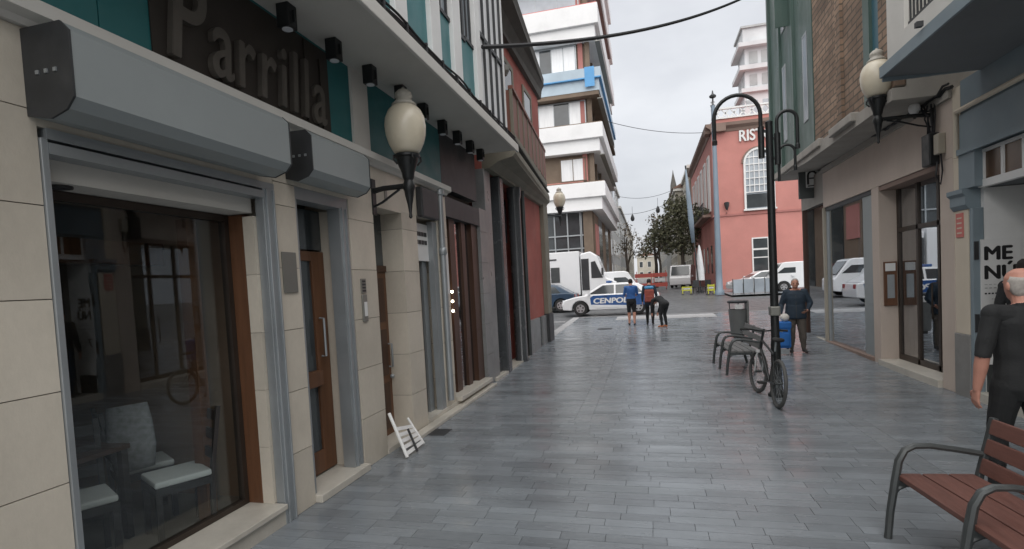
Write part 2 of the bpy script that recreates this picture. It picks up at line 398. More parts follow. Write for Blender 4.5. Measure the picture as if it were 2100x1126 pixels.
while y < 24.3:
    if y7 is None and y > 7.3: y7 = y
    d = random.choice((.125,.14,.14,.16)); 
    for (a, b) in (((XL-.02,S1[0]),(S1[1],S2[0]),(S2[1],XR+.05)) if y > 7.3 else ((XL-.02,S2[0]),(S2[1],XR+.05))):
        x = a
        while x < b-.01:
            lw = random.uniform(.3,.62)
            if b-(x+lw) < .26: lw = b-x
            cells.append((x,x+lw,y,min(y+d,24.45),0)); x += lw
    y += d
for (a, b) in (S1, S2):
    y = -3.0 if a > 0 else y7
    while y < 24.3:
        d = random.uniform(.5,.8); cells.append((a,b,y,min(y+d,24.45),1)); y += d
y = 17.3                        # strip of pavement in front of the corner on the right
while y < 24.3:
    d = .24; x = XR+.05
    while x < 16:
        lw = random.uniform(.4,.75); cells.append((x,x+lw,y,y+d,0)); x += lw
    y += d
def slab(g, c, gap=.0018):
    x0,x1,y0,y1,_ = c; t = [random.uniform(-.0007,.0007) for _ in range(4)]; h0 = gz(y0); h1 = gz(y1)
    x0 += gap; x1 -= gap; y0 += gap; y1 -= gap; e = .002
    g.add([(x0,y0,h0-.028),(x1,y0,h0-.028),(x1,y1,h1-.028),(x0,y1,h1-.028),
           (x0,y0,h0+t[0]),(x1,y0,h0+t[1]),(x1,y1,h1+t[2]),(x0,y1,h1+t[3])],
          [(4,5,6,7)]+[(i,(i+1)%4,4+(i+1)%4,4+i) for i in range(4)])
def inview(c):
    d = Vector(((c[0]+c[1])/2,(c[2]+c[3])/2,-H)); t = d.dot(cf)
    if t < .5: return None
    px = 1050+1100*d.dot(cr)/t; py = 633-1100*d.dot(cu)/t
    if not (-30 < px < 2130 and py < 1150): return None
    return (c[1]-c[0])*(c[3]-c[2])/t**3
sc_ = sorted([(-(inview(c) or 0), i) for i, c in enumerate(cells)])
near = set(i for s_, i in sc_[:298])
rest = G(); rest_l = G()
for i, c in enumerate(cells):
    if i in near: sg = G(); slab(sg, c); sg.build('paving_slab', 'paving_light' if c[4] else 'paving', pavement, fix=False)
    else: slab(rest_l if c[4] else rest, c)
stuff(rest.build('paving_slabs', 'paving', pavement, fix=False)); stuff(rest_l.build('paving_border_slabs', 'paving_light', pavement, fix=False))
# road round the corner and across
rd = G(); strip(rd, -120, -3.42, [17.4,20,24.4,27,30,34,35], -.05); strip(rd, -3.42, 120, [24.52,27,30,34,35], -.05)
road = struct(rd.build('road', 'asphalt'))
st2 = G(); strip(st2, -2.3, 4.9, [35.02,40,46,51,60,90,140,260], -.045); struct(st2.build('far_street', 'asphalt'))
sw = G(); strip(sw, 4.92, 60, [35.6,40,46], .06); struct(sw.build('far_pavement', 'paving_light'))
B('kerb', 'kerb_stone', pavement, )  if False else None
y = 17.3
while y < 24.3:                                      # kerb stones along the road edge at the corner
    d = .9; kg = G(); h0 = gz(y); h1 = gz(y+d-.012)
    for a, b, hh0, hh1 in ((-3.42,-3.12,h0,h1),):
        kg.add([(a,y,hh0-.1),(b,y,hh0-.1),(b,y+d-.012,hh1-.1),(a,y+d-.012,hh1-.1),(a,y,hh0+.006),(b,y,hh0+.006),(b,y+d-.012,hh1+.006),(a,y+d-.012,hh1+.006)],
               [(0,3,2,1),(4,5,6,7),(0,1,5,4),(1,2,6,5),(2,3,7,6),(3,0,4,7)])
    kg.build('kerb_stone', 'kerb_stone', pavement); y += d
x = -3.1
while x < 14:
    B('kerb_stone', 'kerb_stone', pavement, (x,24.46,gz(24.5)-.1,x+.99,24.62,gz(24.5)+.008)); x += 1
pm = G()
for k in range(3): strip(pm, -8.5, -3.75, [18.3+k*1.15,18.85+k*1.15], -.046)
strip(pm, -60, -3.6, [23.1,23.25], -.046)
for o in [pm.build('road_marking', 'road_paint', road)]: pass
pm = G()
for k in range(5): strip(pm, -2.4+k*1.25, -1.65+k*1.25, [25,28.8], -.046)

lp = G(); strip(lp, -1.4, 2.6, [22.6,23.3,24.2], .004); lp.build('pale_threshold', 'kerb_stone', pavement)
mh = G(); mh.lathe([(.28,-.01),(.28,.004),(.26,.006)], 20, (-1.6,19.5,gz(19.5))); mh.build('manhole_cover', 'steel_dark', pavement)
B('drain_cover', 'steel_dark', pavement, (-2.95,6.55,-.01,-2.7,6.85,.004), (1.9,17.5,gz(17.5)-.01,2.5,17.8,gz(17.6)+.006))

# ------------------------------------------------------------------ left: restaurant building
rb = thing('restaurant_building', 'cream stone restaurant building with teal fascia and panelled upper floor on the left', 'building', (-3.4,5,0))
def stone_pier(parent, y0, y1, z0, z1, bh, bl, depth=.3, xf=XL, off=0, mname='cream_stone', sgn=1):
    """blocks proud of a recessed core; face looks towards +x (sgn=1) or -x"""
    B('pier_core', 'stone_joint', parent, (xf-sgn*.012,y0+.004,z0,xf-sgn*depth,y1-.004,z1))
    z = z0; k = 0
    while z < z1-.02:
        zz = min(z+bh, z1)
        if z1-zz < .12: zz = z1
        n = max(1, round((y1-y0)/bl)); ys_ = [y0+(y1-y0)*i/n for i in range(n+1)]
        if n > 1 and k % 2: ys_ = [y0]+[y0+(y1-y0)*(i+.5)/n for i in range(n)]+[y1]
        for a, b in zip(ys_[:-1], ys_[1:]):
            pr = random.uniform(-.001,.0015)
            B('stone_block', mname, parent, (xf+sgn*pr,a+(.0025 if a > y0 else 0),z+.003,xf-sgn*(depth-.01),b-(.0025 if b < y1 else 0),zz-.003))
        z = zz; k += 1
stone_pier(rb, -2.4, 2.18, .0, 3.42, .5, 1.5, .3)
stone_pier(rb, 4.02, 4.31, 0, 2.95, .55, .4, .55)
stone_pier(rb, 5.22, 5.75, 0, 2.98, .55, .6, .55)
stone_pier(rb, 6.5, 6.97, 0, 2.98, .55, .6, .5)
stone_pier(rb, 7.72, 8.12, 0, 3.4, .55, .5, .5)
stone_pier(rb, 9.92, 10.4, 0, 3.45, .6, .6, .4, mname='granite_light')
# lintel band above openings, with block joints
B('lintel', 'cream_stone', rb, (XL,4.02,2.954,XL-.28,6.97,3.42), (XL,6.97,2.98,XL-.28,7.72,3.42), (XL-.004,2.18,2.92,XL-.28,4.02,3.42)); B('shop_fascia', 'steel_dark', rb, (XL-.004,8.12,3.1,XL-.28,9.92,3.42))
# cornice: a stepped moulding at 3.42-3.56
g = G(); g.prism([(XL-.3,3.42),(XL+.03,3.42),(XL+.05,3.45),(XL+.11,3.47),(XL+.11,3.545),(XL-.3,3.56)], 'y', -2.4, 8.15)
g.build('cornice', 'plaster_white', rb)
# teal fascia panels and white pilasters below the soffit
for a, b in ((-2.4,2.6),(2.6,5.45),(5.8,8.1),(8.1,9.9)):
    B('fascia_panel', 'teal_dark' if b < 8.2 else 'steel_dark', rb, (XL-.03,a+.004,3.56,XL-.2,b-.004,4.45))
B('fascia_pilaster', 'plaster_white', rb, (XL,5.45,3.56,XL-.2,5.8,4.45))
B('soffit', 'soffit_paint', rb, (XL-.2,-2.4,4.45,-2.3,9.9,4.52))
B('canopy_edge', 'plaster_white', rb, (-2.302,-2.4,4.41,-2.26,9.93,4.55), bevel=.008)
B('canopy_top', 'teal', rb, (-3.3,-2.4,4.525,-2.31,9.9,4.58))
# upper floor
B('upper_wall', 'plaster_white', rb, (-2.6,-2.4,4.58,-6,9.78,9.4))
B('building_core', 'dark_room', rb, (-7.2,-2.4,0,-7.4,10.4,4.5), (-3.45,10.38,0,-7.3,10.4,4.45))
def upper_bay(y0, y1, ztop=5.5):
    B('teal_panel', 'teal', rb, (-2.46,y0,4.62,-2.58,y1,ztop))
    B('panel_rail', 'steel_dark', rb, (-2.44,y0,ztop,-2.5,y1,ztop+.05))
    wn_ = B('window', 'steel_dark', rb, (-2.47,y0,ztop+.05,-2.52,y0+.04,6.9), (-2.47,y1-.04,ztop+.05,-2.52,y1,6.9), (-2.47,y0+.04,6.84,-2.52,y1-.04,6.9), (-2.475,(y0+y1)/2-.015,ztop+.05,-2.515,(y0+y1)/2+.015,6.84))
    B('pane', 'pale_glass', wn_, (-2.5,y0+.04,ztop+.05,-2.51,y1-.04,6.84))
for a, b in ((2.2,3.4),(3.6,4.1),(4.3,4.75),(4.75,5.2),(5.5,6.18),(6.5,6.98),(7.3,7.62)): 
    upper_bay(a, b, 5.95 if b < 6.2 else 5.5)
upper_bay(7.62, 8.0, 5.55)
for a, b in ((2.0,2.2),(3.4,3.6),(4.1,4.3),(5.2,5.5),(6.18,6.5),(6.98,7.3),(8.0,8.24)):
    B('white_pilaster', 'white_paint', rb, (-2.4,a,4.6,-2.6,b,9.4), bevel=.006)
# glazed end bay: white panes in dark mullions
B('glazing_back', 'grey_facade', rb, (-2.52,8.24,4.6,-2.6,9.78,9.4))
for i in range(4):
    for k in range(3):
        B('white_pane', 'curtain_white', rb, (-2.47,8.26+i*.36,4.66+k*1.35,-2.52,8.58+i*.36,5.93+k*1.35))
for i in range(4): B('mullion', 'steel_dark', rb, (-2.43,8.585+i*.36,4.6,-2.5,8.617+i*.36,9.4))
for k in range(2): B('transom_rail', 'steel_dark', rb, (-2.435,8.24,5.94+k*1.35,-2.5,9.7,6.0+k*1.35))
B('corner_post', 'white_paint', rb, (-2.42,9.7,4.6,-2.6,9.79,9.4))
# opening 1: large shop window ----------------------------------------------------------
B('window_plinth', 'marble', rb, (XL+.01,2.18,0,XL-.25,4.0,.14))
B('window_sill', 'marble', rb, (XL+.05,2.19,.14,-3.52,3.86,.185), bevel=.006)
B('guide_rail', 'alu', rb, (XL+.015,3.87,.0,XL-.07,4.018,2.86), (XL+.03,3.9,.0,XL+.012,3.93,2.86), (XL+.03,3.985,.0,XL+.012,4.0,2.86), bevel=.004)
B('guide_rail', 'alu', rb, (XL+.015,2.184,.186,XL-.07,2.22,2.86), bevel=.004)
B('shutter_slot', 'alu', rb, (XL+.02,2.22,2.78,XL-.1,3.87,2.84), (XL+.01,2.22,2.86,XL-.1,4.02,2.918))
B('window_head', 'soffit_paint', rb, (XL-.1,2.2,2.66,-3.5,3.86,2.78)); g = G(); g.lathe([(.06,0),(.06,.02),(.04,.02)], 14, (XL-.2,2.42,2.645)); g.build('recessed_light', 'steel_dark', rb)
wf = B('window_frame', 'bronze', rb, (-3.42,2.2,.186,-3.48,2.25,2.655), (-3.42,3.79,.186,-3.48,3.838,2.655), (-3.42,2.25,2.6,-3.48,3.79,2.655), (-3.42,2.25,.186,-3.48,3.79,.23))
B('glass_pane', 'shop_glass', wf, (-3.447,2.25,.23,-3.455,3.79,2.6))
for k in range(5): B('reveal_stone', 'cream_stone', rb, (XL-.072,3.84,.186+k*.49,XL-.18,4.015,.186+k*.49+.487))
B('wood_jamb', 'wood_mid', rb, (XL-.181,3.84,.186,-3.5,4.015,2.65))
B('inner_post', 'wood_mid', rb, (-3.62,3.6,.12,-3.72,3.7,2.62))
# room behind
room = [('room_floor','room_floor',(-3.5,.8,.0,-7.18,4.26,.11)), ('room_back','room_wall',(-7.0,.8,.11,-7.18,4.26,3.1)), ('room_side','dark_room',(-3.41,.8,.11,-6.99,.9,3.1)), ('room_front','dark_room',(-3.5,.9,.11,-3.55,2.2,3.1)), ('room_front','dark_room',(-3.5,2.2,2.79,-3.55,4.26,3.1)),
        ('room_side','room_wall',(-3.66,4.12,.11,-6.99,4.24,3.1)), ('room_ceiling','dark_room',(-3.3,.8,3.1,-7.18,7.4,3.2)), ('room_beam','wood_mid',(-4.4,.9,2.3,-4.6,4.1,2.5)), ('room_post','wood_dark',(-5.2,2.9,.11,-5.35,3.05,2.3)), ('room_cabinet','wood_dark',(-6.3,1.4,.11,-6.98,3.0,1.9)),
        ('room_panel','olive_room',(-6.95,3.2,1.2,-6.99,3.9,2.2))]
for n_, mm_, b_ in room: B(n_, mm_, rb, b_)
# opening 2: open doorway with a roller shutter box --------------------------------------
B('door_step', 'marble', rb, (XL+.07,4.312,.0,-3.66,5.218,.075), bevel=.008)
B('guide_rail', 'alu', rb, (XL-.02,5.06,.077,XL-.16,5.216,2.86), (XL-.005,5.1,.077,XL-.022,5.13,2.86), (XL-.005,5.18,.077,XL-.022,5.2,2.86))
B('guide_rail', 'alu', rb, (XL-.02,4.314,.077,XL-.16,4.36,2.86))
B('shutter_slot', 'alu', rb, (XL-.01,4.312,2.84,XL-.2,5.218,2.952))
B('entrance_lining', 'cream_stone', rb, (XL-.17,5.13,.077,-3.44,5.216,2.83))
dr = B('door', 'wood_mid', rb, (-3.38,4.9,.09,-3.44,5.12,2.4), (-3.38,4.32,.09,-3.44,4.4,2.4), (-3.38,4.4,2.3,-3.44,4.9,2.4), (-3.38,4.4,.09,-3.44,4.9,.32), (-3.34,4.4,1.0,-3.45,4.92,1.16), bevel=.006)
B('door_glass', 'dark_glass', dr, (-3.405,4.4,1.16,-3.415,4.9,2.3), (-3.405,4.4,.32,-3.415,4.9,1.0))
B('door_fanlight', 'dark_glass', rb, (-3.4,4.33,2.42,-3.42,5.12,2.83))
g = G(); g.tube([(-3.37,4.96,1.3),(-3.32,4.96,1.3),(-3.32,4.96,1.7),(-3.37,4.96,1.7)], .012, 6); g.build('handle', 'alu', dr, smooth=True)
# opening 3: panelled wooden entrance door ------------------------------------------------
B('door_step', 'marble', rb, (XL+.012,5.752,0,-3.6,6.498,.06))
dr = B('door', 'wood_mid', rb, (-3.38,5.752,.062,-3.44,6.498,2.2))
for a, b in ((.15,.75),(.85,1.45),(1.55,2.12)): B('door_panel', 'wood_dark', dr, (-3.37,5.83,a,-3.385,6.1,b), (-3.37,6.16,a,-3.385,6.42,b))
B('door_fanlight', 'dark_glass', rb, (-3.4,5.752,2.28,-3.42,6.498,2.98)); B('transom_rail', 'wood_dark', rb, (-3.36,5.752,2.2,-3.43,6.498,2.28))
g = G(); g.tube([(-3.37,6.44,.95),(-3.32,6.44,.95),(-3.32,6.44,1.25),(-3.37,6.44,1.25)], .013, 8); g.ball((-3.34,6.44,.82), .03, 8); g.build('handle', 'alu', dr, smooth=True)
# opening 4: narrow door with a vent grille above ------------------------------------------
B('guide_rail', 'alu', rb, (XL-.01,7.55,.1,XL-.1,7.716,2.95), (XL-.14,7.4,.1,XL-.18,7.55,2.4))
vg = B('vent_panel', 'white_paint', rb, (XL-.09,6.972,2.36,XL-.12,7.56,2.9))
for r_ in range(2):
    for c_ in range(5): B('vent_slot', 'print_black', vg, (XL-.082,7.02+c_*.1,2.6+r_*.12,XL-.095,7.095+c_*.1,2.66+r_*.12))
B('narrow_door', 'wood_dark', rb, (-3.45,6.972,.1,-3.5,7.72,2.36)); B('door_return', 'cream_stone', rb, (XL-.2,7.42,.1,-3.44,7.71,2.36))
B('small_shutter_box', 'steel_dark', rb, (XL+.1,6.99,2.96,XL+.002,7.6,3.38), bevel=.02)
g = G(); g.tube([(XL+.05,7.78,3.38),(XL+.05,7.78,.2)], .045, 10); g.lathe([(.05,0),(.07,.02),(.07,.09),(.05,.11)], 12, (XL+.05,7.78,3.36)); g.lathe([(.045,0),(.062,.02),(.062,.1),(.045,.12)], 12, (XL+.05,7.78,2.45)); g.build('downpipe', 'alu', rb, smooth=True)
B('wall_plaque', 'poster_white', rb, (XL+.004,7.9,1.85,XL+.02,8.06,2.5))
# opening 5: dark glazed shopfront with brown posts -----------------------------------------
B('shop_base', 'marble', rb, (XL+.02,6.972,.0,XL-.2,9.9,.1)); B('shop_sill', 'marble', rb, (XL+.1,8.13,.1,XL-.25,9.9,.17), bevel=.008); B('base_ledge', 'marble', rb, (XL+.16,6.05,-.002,XL+.022,9.95,.05), bevel=.008)
sf = B('shopfront_frame', 'wood_dark', rb, (XL-.1,8.5,.17,XL-.2,8.75,3.1), (XL-.1,9.1,.17,XL-.2,9.3,3.1), (XL-.06,9.55,.17,XL-.2,9.9,3.1))
B('glass_pane', 'window_glass', sf, (XL-.15,8.12,.17,XL-.16,8.5,3.1)); B('glass_pane', 'window_glass', sf, (XL-.15,8.75,.17,XL-.16,9.1,3.1)); B('glass_pane', 'window_glass', sf, (XL-.15,9.3,.17,XL-.16,9.55,3.1))
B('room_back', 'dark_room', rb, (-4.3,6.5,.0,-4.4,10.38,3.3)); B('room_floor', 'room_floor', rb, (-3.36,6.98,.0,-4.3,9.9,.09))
for z_ in (1.56,1.72,1.88):
    g = G(); g.ball((XL-.05,8.34,z_), .022, 6); tag(g.build('light_bulb', 'bulb', None, smooth='all'), 'tiny lit bulb behind the dark shopfront glass, %s of three' % {1.56:'lowest',1.72:'middle one',1.88:'topmost'}[z_], 'light bulb', 'lit bulbs in the dark shopfront')

# roller shutter boxes
def shutter_box(label, y0, y1, z0, z1, xo):
    t = thing('roller_shutter_box', label, 'shutter box', ((XL+xo)/2,(y0+y1)/2,z0), 'roller shutter boxes')
    g = G(); c = .05
    g.prism([(XL+.001,z0+.03),(xo-.16,z0),(xo-c,z0+.035),(xo,z0+.09),(xo,z1-c),(xo-c,z1),(XL+.001,z1)], 'y', y0+.012, y1-.012); g.build('casing', 'shutter_box', t)
    for a in (y0, y1-.012):
        g = G(); g.prism([(XL+.001,z0+.028),(xo-.16,z0-.004),(xo-c,z0+.03),(xo+.004,z0+.088),(xo+.004,z1-c),(xo-c,z1+.004),(XL+.001,z1+.004)], 'y', a, a+.0119); e = g.build('end_cap', 'steel_dark', t)
    g = G()
    for i in range(3): g.lathe([(.012,0),(.012,.008),(.006,.012)], 8, (0,0,0))
    v = []
    g = G()
    for i, dx in enumerate((.1,.16,.22)):
        g.box(XL+dx-.01,y0-.008,(z0+z1)/2-.01,XL+dx+.01,y0-.0005,(z0+z1)/2+.01)
    g.build('bolts', 'alu', t); return t
shutter_box('long grey roller shutter box over the large shop window', 2.14, 3.86, 2.93, 3.40, -2.78)
shutter_box('short grey roller shutter box over the open doorway', 4.2, 5.22, 2.965, 3.40, -2.82)

# restaurant lettering
sg = thing('restaurant_sign', 'dark brown raised lettering on the teal fascia under the soffit', 'sign', (XL,3.0,3.6))
B('letter_shadow', 'sign_brown', sg, (XL-.028,2.95,3.6,XL-.018,5.02,4.42))  # dark sheet standing in for the letters' shadows on the teal fascia
yy = 3.02
for i, ch in enumerate('Parrilla'):
    o = text('letter', ch, .95 if i == 0 else .8, basis((XL+.0,yy,3.64), (0,1,0), (.0,.12 if i == 0 else .08,1)), 'letter_brown', sg, .03, .66, 0, .012)
    ys_ = [v.co.y for v in o.data.vertices]; dx = max(ys_)-yy; yy += dx*.92+.035 if ch != 'l' and ch != 'i' else dx+.03
B('sign_board', 'sign_brown', sg, (XL-.002,4.62,3.6,XL-.016,4.76,4.4), (XL-.002,4.86,3.6,XL-.016,4.98,4.3))

# square spotlights under the soffit
first = None
spots = [(-2.93,4.14),(-2.92,4.84),(-2.91,5.53),(-2.86,6.2),(-2.87,6.9),(-2.9,7.68),(-2.89,8.3),(-2.89,8.93),(-2.9,9.55)]
words = ['nearest','second nearest','third nearest','fourth from the near end, behind the lamp globe','fifth from the near end','sixth from the near end','third from the far end','second from the far end','farthest']
for i, (x, y) in enumerate(spots):
    lab = 'black box spotlight under the canopy soffit, '+words[i]
    if first is None:
        first = thing('soffit_spotlight', lab, 'spotlight', (0,0,0), 'spotlights under the canopy')
        B('housing', 'black_metal', first, (-.06,-.06,-.2,.06,.06,0), bevel=.006)
        g = G(); g.lathe([(.045,-.206),(.045,-.199),(.03,-.199)], 14); g.build('lens', 'headlamp', first)
        g = G(); g.bar((.064,0,-.15),(.064,0,-.05),.03,.006); g.build('bracket', 'black_metal', first)
        o = first
    else: o = copy_tree(first); o['label'] = lab
    place(o, (x,y,4.449))

# ------------------------------------------------------------------ left: red corner building
rc = thing('corner_building', 'old red rendered corner building with dark granite shopfront and wooden balcony on the left', 'building', (-3.4,13.5,0))
Y1 = 16.95
B('core', 'red_wall', rc, (XL-.06,13.55,0,-9,Y1-.05,8.0), (XL-.5,10.42,0,-9,13.55,8.0), (XL-.06,10.42,4.3,XL-.5,13.55,8.0))
# granite shopfront
g = G(); g.box(XL-.02,10.42,0,XL-.3,10.86,4.3); g.build('granite_column', 'granite_light', rc, bevel=.01)
g = G(); g.box(XL+.06,11.3,0,XL-.3,11.62,4.3); g.build('granite_column', 'granite', rc, bevel=.03)
g = G(); g.lathe([(.17,0),(.17,.1),(.15,.14),(.15,4.0),(.18,4.1),(.18,4.3)], 18, (XL-.02,12.9,0)); g.build('granite_column', 'granite', rc, smooth=True)
B('shop_door', 'wood_dark', rc, (XL-.25,12.0,.05,XL-.3,12.75,2.9)); B('glass_pane', 'window_glass', rc, (XL-.2,10.87,.35,XL-.21,11.29,4.0)); B('glass_pane', 'window_glass', rc, (XL-.2,11.63,2.95,XL-.21,12.75,4.0)); B('stall_riser', 'granite', rc, (XL-.08,10.87,0,XL-.25,11.29,.35)); B('shop_lining', 'bronze', rc, (XL-.12,11.63,.05,XL-.3,12.0,4.2)); B('shop_door', 'brown_frame', rc, (XL-.18,13.1,.05,XL-.24,13.5,4.1))
B('shop_sill', 'marble', rc, (XL+.05,10.42,-.01,XL-.3,13.55,.06))
g = G(); g.tube([(XL+.07,13.45,4.3),(XL+.07,13.45,.1)], .05, 10); g.build('downpipe', 'grey_metal', rc, smooth=True)
g = G(); g.tube([(XL+.03,13.75,4.3),(XL+.03,13.75,1.0)], .02, 8); g.build('conduit', 'white_paint', rc, smooth=True)
# plinth, pilaster and basement window of the rendered part
for a, b in ((13.55,14.35),(14.36,15.2),(15.62,16.25)): B('plinth_stone', 'granite_light', rc, (XL+.01,a,-.02,XL-.1,b-.008,.95))
B('basement_window', 'dark_glass', rc, (XL-.03,15.2,.1,XL-.1,15.62,.95)); B('corner_pilaster', 'olive_trim', rc, (XL+.07,16.3,.98,XL-.4,Y1,4.35), bevel=.015); B('pilaster_base', 'steel_dark', rc, (XL+.1,16.25,-.02,XL-.4,Y1+.04,.98), bevel=.01)
B('pilaster', 'olive_trim', rc, (XL+.02,13.56,.96,XL-.1,13.72,4.35))
B('wall_plate', 'poster_white', rc, (XL+.022,13.58,1.9,XL+.035,13.7,2.3))
# cornice over the ground floor, with its end visible
g = G(); g.prism([(XL-.1,4.3),(XL+.1,4.3),(XL+.3,4.42),(-2.5,4.48),(-2.45,4.55),(-2.45,4.66),(-2.55,4.74),(XL-.1,4.78)], 'y', 10.45, 17.0); g.build('cornice', 'olive_trim', rc)
B('cornice_lead', 'roof_dark', rc, (XL,10.44,4.785,-2.43,17.0,4.82))
# balcony
bal = B('balcony', 'olive_trim', rc, (XL,10.9,4.9,-2.52,16.6,5.05)); 
for k in range(8):
    a = 10.95+k*.705; B('balcony_panel', 'balcony_wood', bal, (-2.56,a,5.1,-2.6,a+.66,5.95)); B('balcony_post', 'olive_trim', bal, (-2.53,a-.045,5.05,-2.6,a,6.0))
B('balcony_rail', 'balcony_wood', bal, (-2.51,10.9,5.96,-2.62,16.6,6.03)); B('balcony_end', 'balcony_wood', bal, (XL,10.92,5.06,-2.6,10.96,5.95))
for a in (12.4,14.6):
    wn_ = B('balcony_door', 'olive_trim', rc, (XL-.05,a,5.0,XL-.02,a+.12,7.4), (XL-.05,a+1.0,5.0,XL-.02,a+1.12,7.4), (XL-.05,a+.12,7.28,XL-.02,a+1.0,7.4)); B('pane', 'dark_glass', wn_, (XL-.055,a+.12,5.0,XL-.035,a+1.0,7.28))
g = G(); g.lathe([(.04,0),(.1,.1),(.11,.2),(.09,.22)], 10, (XL+.12,12.1,6.7)); g.build('wall_spotlight', 'plaque_grey', rc)
# eave: a sloping dark projection
g = G(); g.prism([(XL-.3,7.7),(XL+.1,7.75),(XL+.25,8.0),(XL+.55,8.15),(XL+.6,8.35),(XL-.6,8.7)], 'y', 10.42, 17.05); g.build('eave', 'roof_dark', rc)
B('upper_storey', 'olive_trim', rc, (XL-.55,10.42,8.5,-9,13.4,12))

def taper(o):
    for v in o.data.vertices:
        if v.co.x > XL: v.co.x = XL+(v.co.x-XL)*(1-.76*max(0,min(1,(v.co.y-10.45)/6.55)))
for o in list(rc.children):
    if o.name.split('.')[0] in ('cornice','cornice_lead','balcony','eave','balcony_rail','balcony_end'):
        taper(o)
        for c in o.children: taper(c)

# ------------------------------------------------------------------ wall street lamps
def wall_lamp(label, loc, rz, L=.45, s=1.0, first=[None]):
    t = thing('wall_street_lamp', label, 'street lamp', (0,0,0), 'globe street lamps on brackets')
    g = G(); g.tube([(L,0,-.02),(L*.7,0,.0),(.05,0,.0)], [.035,.03,.032], 8); g.tube([(L-.01,0,-.2),(L*.75,0,-.16),(L*.45,0,-.08),(.12,0,-.03)], .014, 6)
    g.lathe([(.11,0),(.11,.02),(.05,.03)], 12, (0,0,0)) if False else None
    g.build('bracket_arm', 'black_metal', t, smooth=True)
    g = G(); g.box(L-.012,-.05,-.3,L+.012,.05,.12); g.build('wall_plate', 'black_metal', t, bevel=.006)
    g = G(); g.lathe([(.004,-.38),(.022,-.36),(.016,-.32),(.028,-.22),(.05,-.12),(.058,-.06),(.075,-.02),(.06,.03),(.05,.06)], 14); g.build('finial', 'black_metal', t, smooth=True)
    g = G(); g.lathe([(.05,.06),(.065,.09),(.075,.15),(.12,.27),(.128,.31),(.15,.325),(.15,.35),(.13,.36)], 18); g.build('cup', 'black_metal', t, smooth=True)
    for k in range(4):
        a = k*PI/2+PI/4; g = G(); g.tube([(.12*math.cos(a),.12*math.sin(a),.24),(.165*math.cos(a),.165*math.sin(a),.29),(.16*math.cos(a),.16*math.sin(a),.34)], .012, 6); g.build('scroll', 'black_metal', t, smooth=True)
    g = G(); g.lathe([(.125,.355),(.16,.4),(.2,.48),(.228,.58),(.236,.68),(.225,.77),(.19,.85),(.14,.9),(.11,.915)], 26); g.build('globe', 'globe', t, smooth='all')
    g = G(); g.lathe([(.135,.905),(.14,.925),(.1,.96),(.085,.985),(.1,1.01),(.095,1.05),(.06,1.085),(.02,1.1),(.012,1.12)], 20); g.build('globe_cap', 'globe_cap', t, smooth='all')
    place(t, loc, rz, s); return t
wall_lamp('globe street lamp on black bracket beside the restaurant doorway', (-2.64,5.79,3.15), PI, .46)
wall_lamp('globe street lamp on long bracket in front of the brick upper wall', (3.58,9.72,4.22), 0, .74, .98)
wall_lamp('small distant globe street lamp at the end of the red corner building', (-2.9,18.7,4.22), -PI/2-.35, 1.75, .9)

# entrance details on the left wall
ic = thing('intercom', 'grey metal intercom panel with white note on the cream pier', 'intercom', (XL,5.42,1.65))
B('panel', 'plaque_grey', ic, (XL+.003,5.36,1.62,XL+.02,5.46,1.92), bevel=.004); B('note', 'poster_white', ic, (XL+.021,5.385,1.68,XL+.025,5.445,1.84)); B('upper_panel', 'plaque_grey', ic, (XL+.003,5.36,1.94,XL+.016,5.46,2.1))
for k in range(4): B('name_slot', 'steel_dark', ic, (XL+.017,5.375,1.955+k*.035,XL+.019,5.445,1.975+k*.035))
tag(B('menu_plaque', 'plaque_grey', None, (XL+.003,4.06,1.98,XL+.016,4.25,2.34), bevel=.003), 'small square metal plaque on the pier right of the shop window', 'plaque')
tag(B('house_number', 'plaque_grey', None, (XL+.003,6.06,3.06,XL+.012,6.12,3.2)), 'tiny grey number plate above the wooden door', 'plaque')
rk = thing('folding_rack', 'low white slatted folding rack leaning at the foot of the wall', 'rack', (XL+.2,5.8,0))
g = G(); g.tube([(XL+.06,5.72,.5),(XL+.32,5.6,.02)], .02, 8); g.build('side_rail', 'white_paint', rk, smooth=True)
g = G(); g.tube([(XL+.06,6.2,.32),(XL+.3,6.12,.02)], .016, 8); g.build('side_rail', 'white_paint', rk, smooth=True)
for k in range(5):
    t_ = k/5; g = G(); g.bar((XL+.3-.2*t_,5.62+.1*t_,.05+.33*t_),(XL+.29-.2*t_,6.12+.06*t_,.05+.22*t_),.045,.012, (1,0,.6)); g.build('slat', 'white_paint', rk)
g = G(); g.bar((XL+.22,5.86,.28),(XL+.34,5.84,.01),.02,.02); g.build('strut', 'steel_dark', rk)

# furniture inside the restaurant window
def chair(label, loc, rz, first=[None]):
    if first[0] is None:
        t = thing('dining_chair', label, 'chair', (0,0,0), 'chairs behind the restaurant window'); first[0] = t
        B('seat', 'seat_pale', t, (-.2,-.2,.44,.2,.2,.49), bevel=.015); B('seat_rail', 'chair_dark', t, (-.2,-.2,.38,.2,.2,.437))
        for sx in (-1,1):
            for sy in (-1,1):
                if sy < 0: B('leg', 'chair_dark', t, (sx*.18-.02,sy*.18-.02,0,sx*.18+.02,sy*.18+.02,.38))
                else:
                    g = G(); g.bar((sx*.18,.185,0),(sx*.18,.2,.45),.035,.035); g.bar((sx*.18,.2,.45),(sx*.18,.28,.98),.035,.03); g.build('leg', 'chair_dark', t)
        for z_ in (.6,.75,.9): g = G(); g.bar((-.18,.205+(z_-.45)*.145,z_),(.18,.205+(z_-.45)*.145,z_),.02,.08, (0,.1,1)); g.build('back_slat', 'chair_dark', t)
    else: t = copy_tree(first[0]); t['label'] = label
    place(t, loc, rz); return t
chair('dark dining chair with pale seat nearest the right end of the shop window', (-3.72,3.42,.11), R(-28))
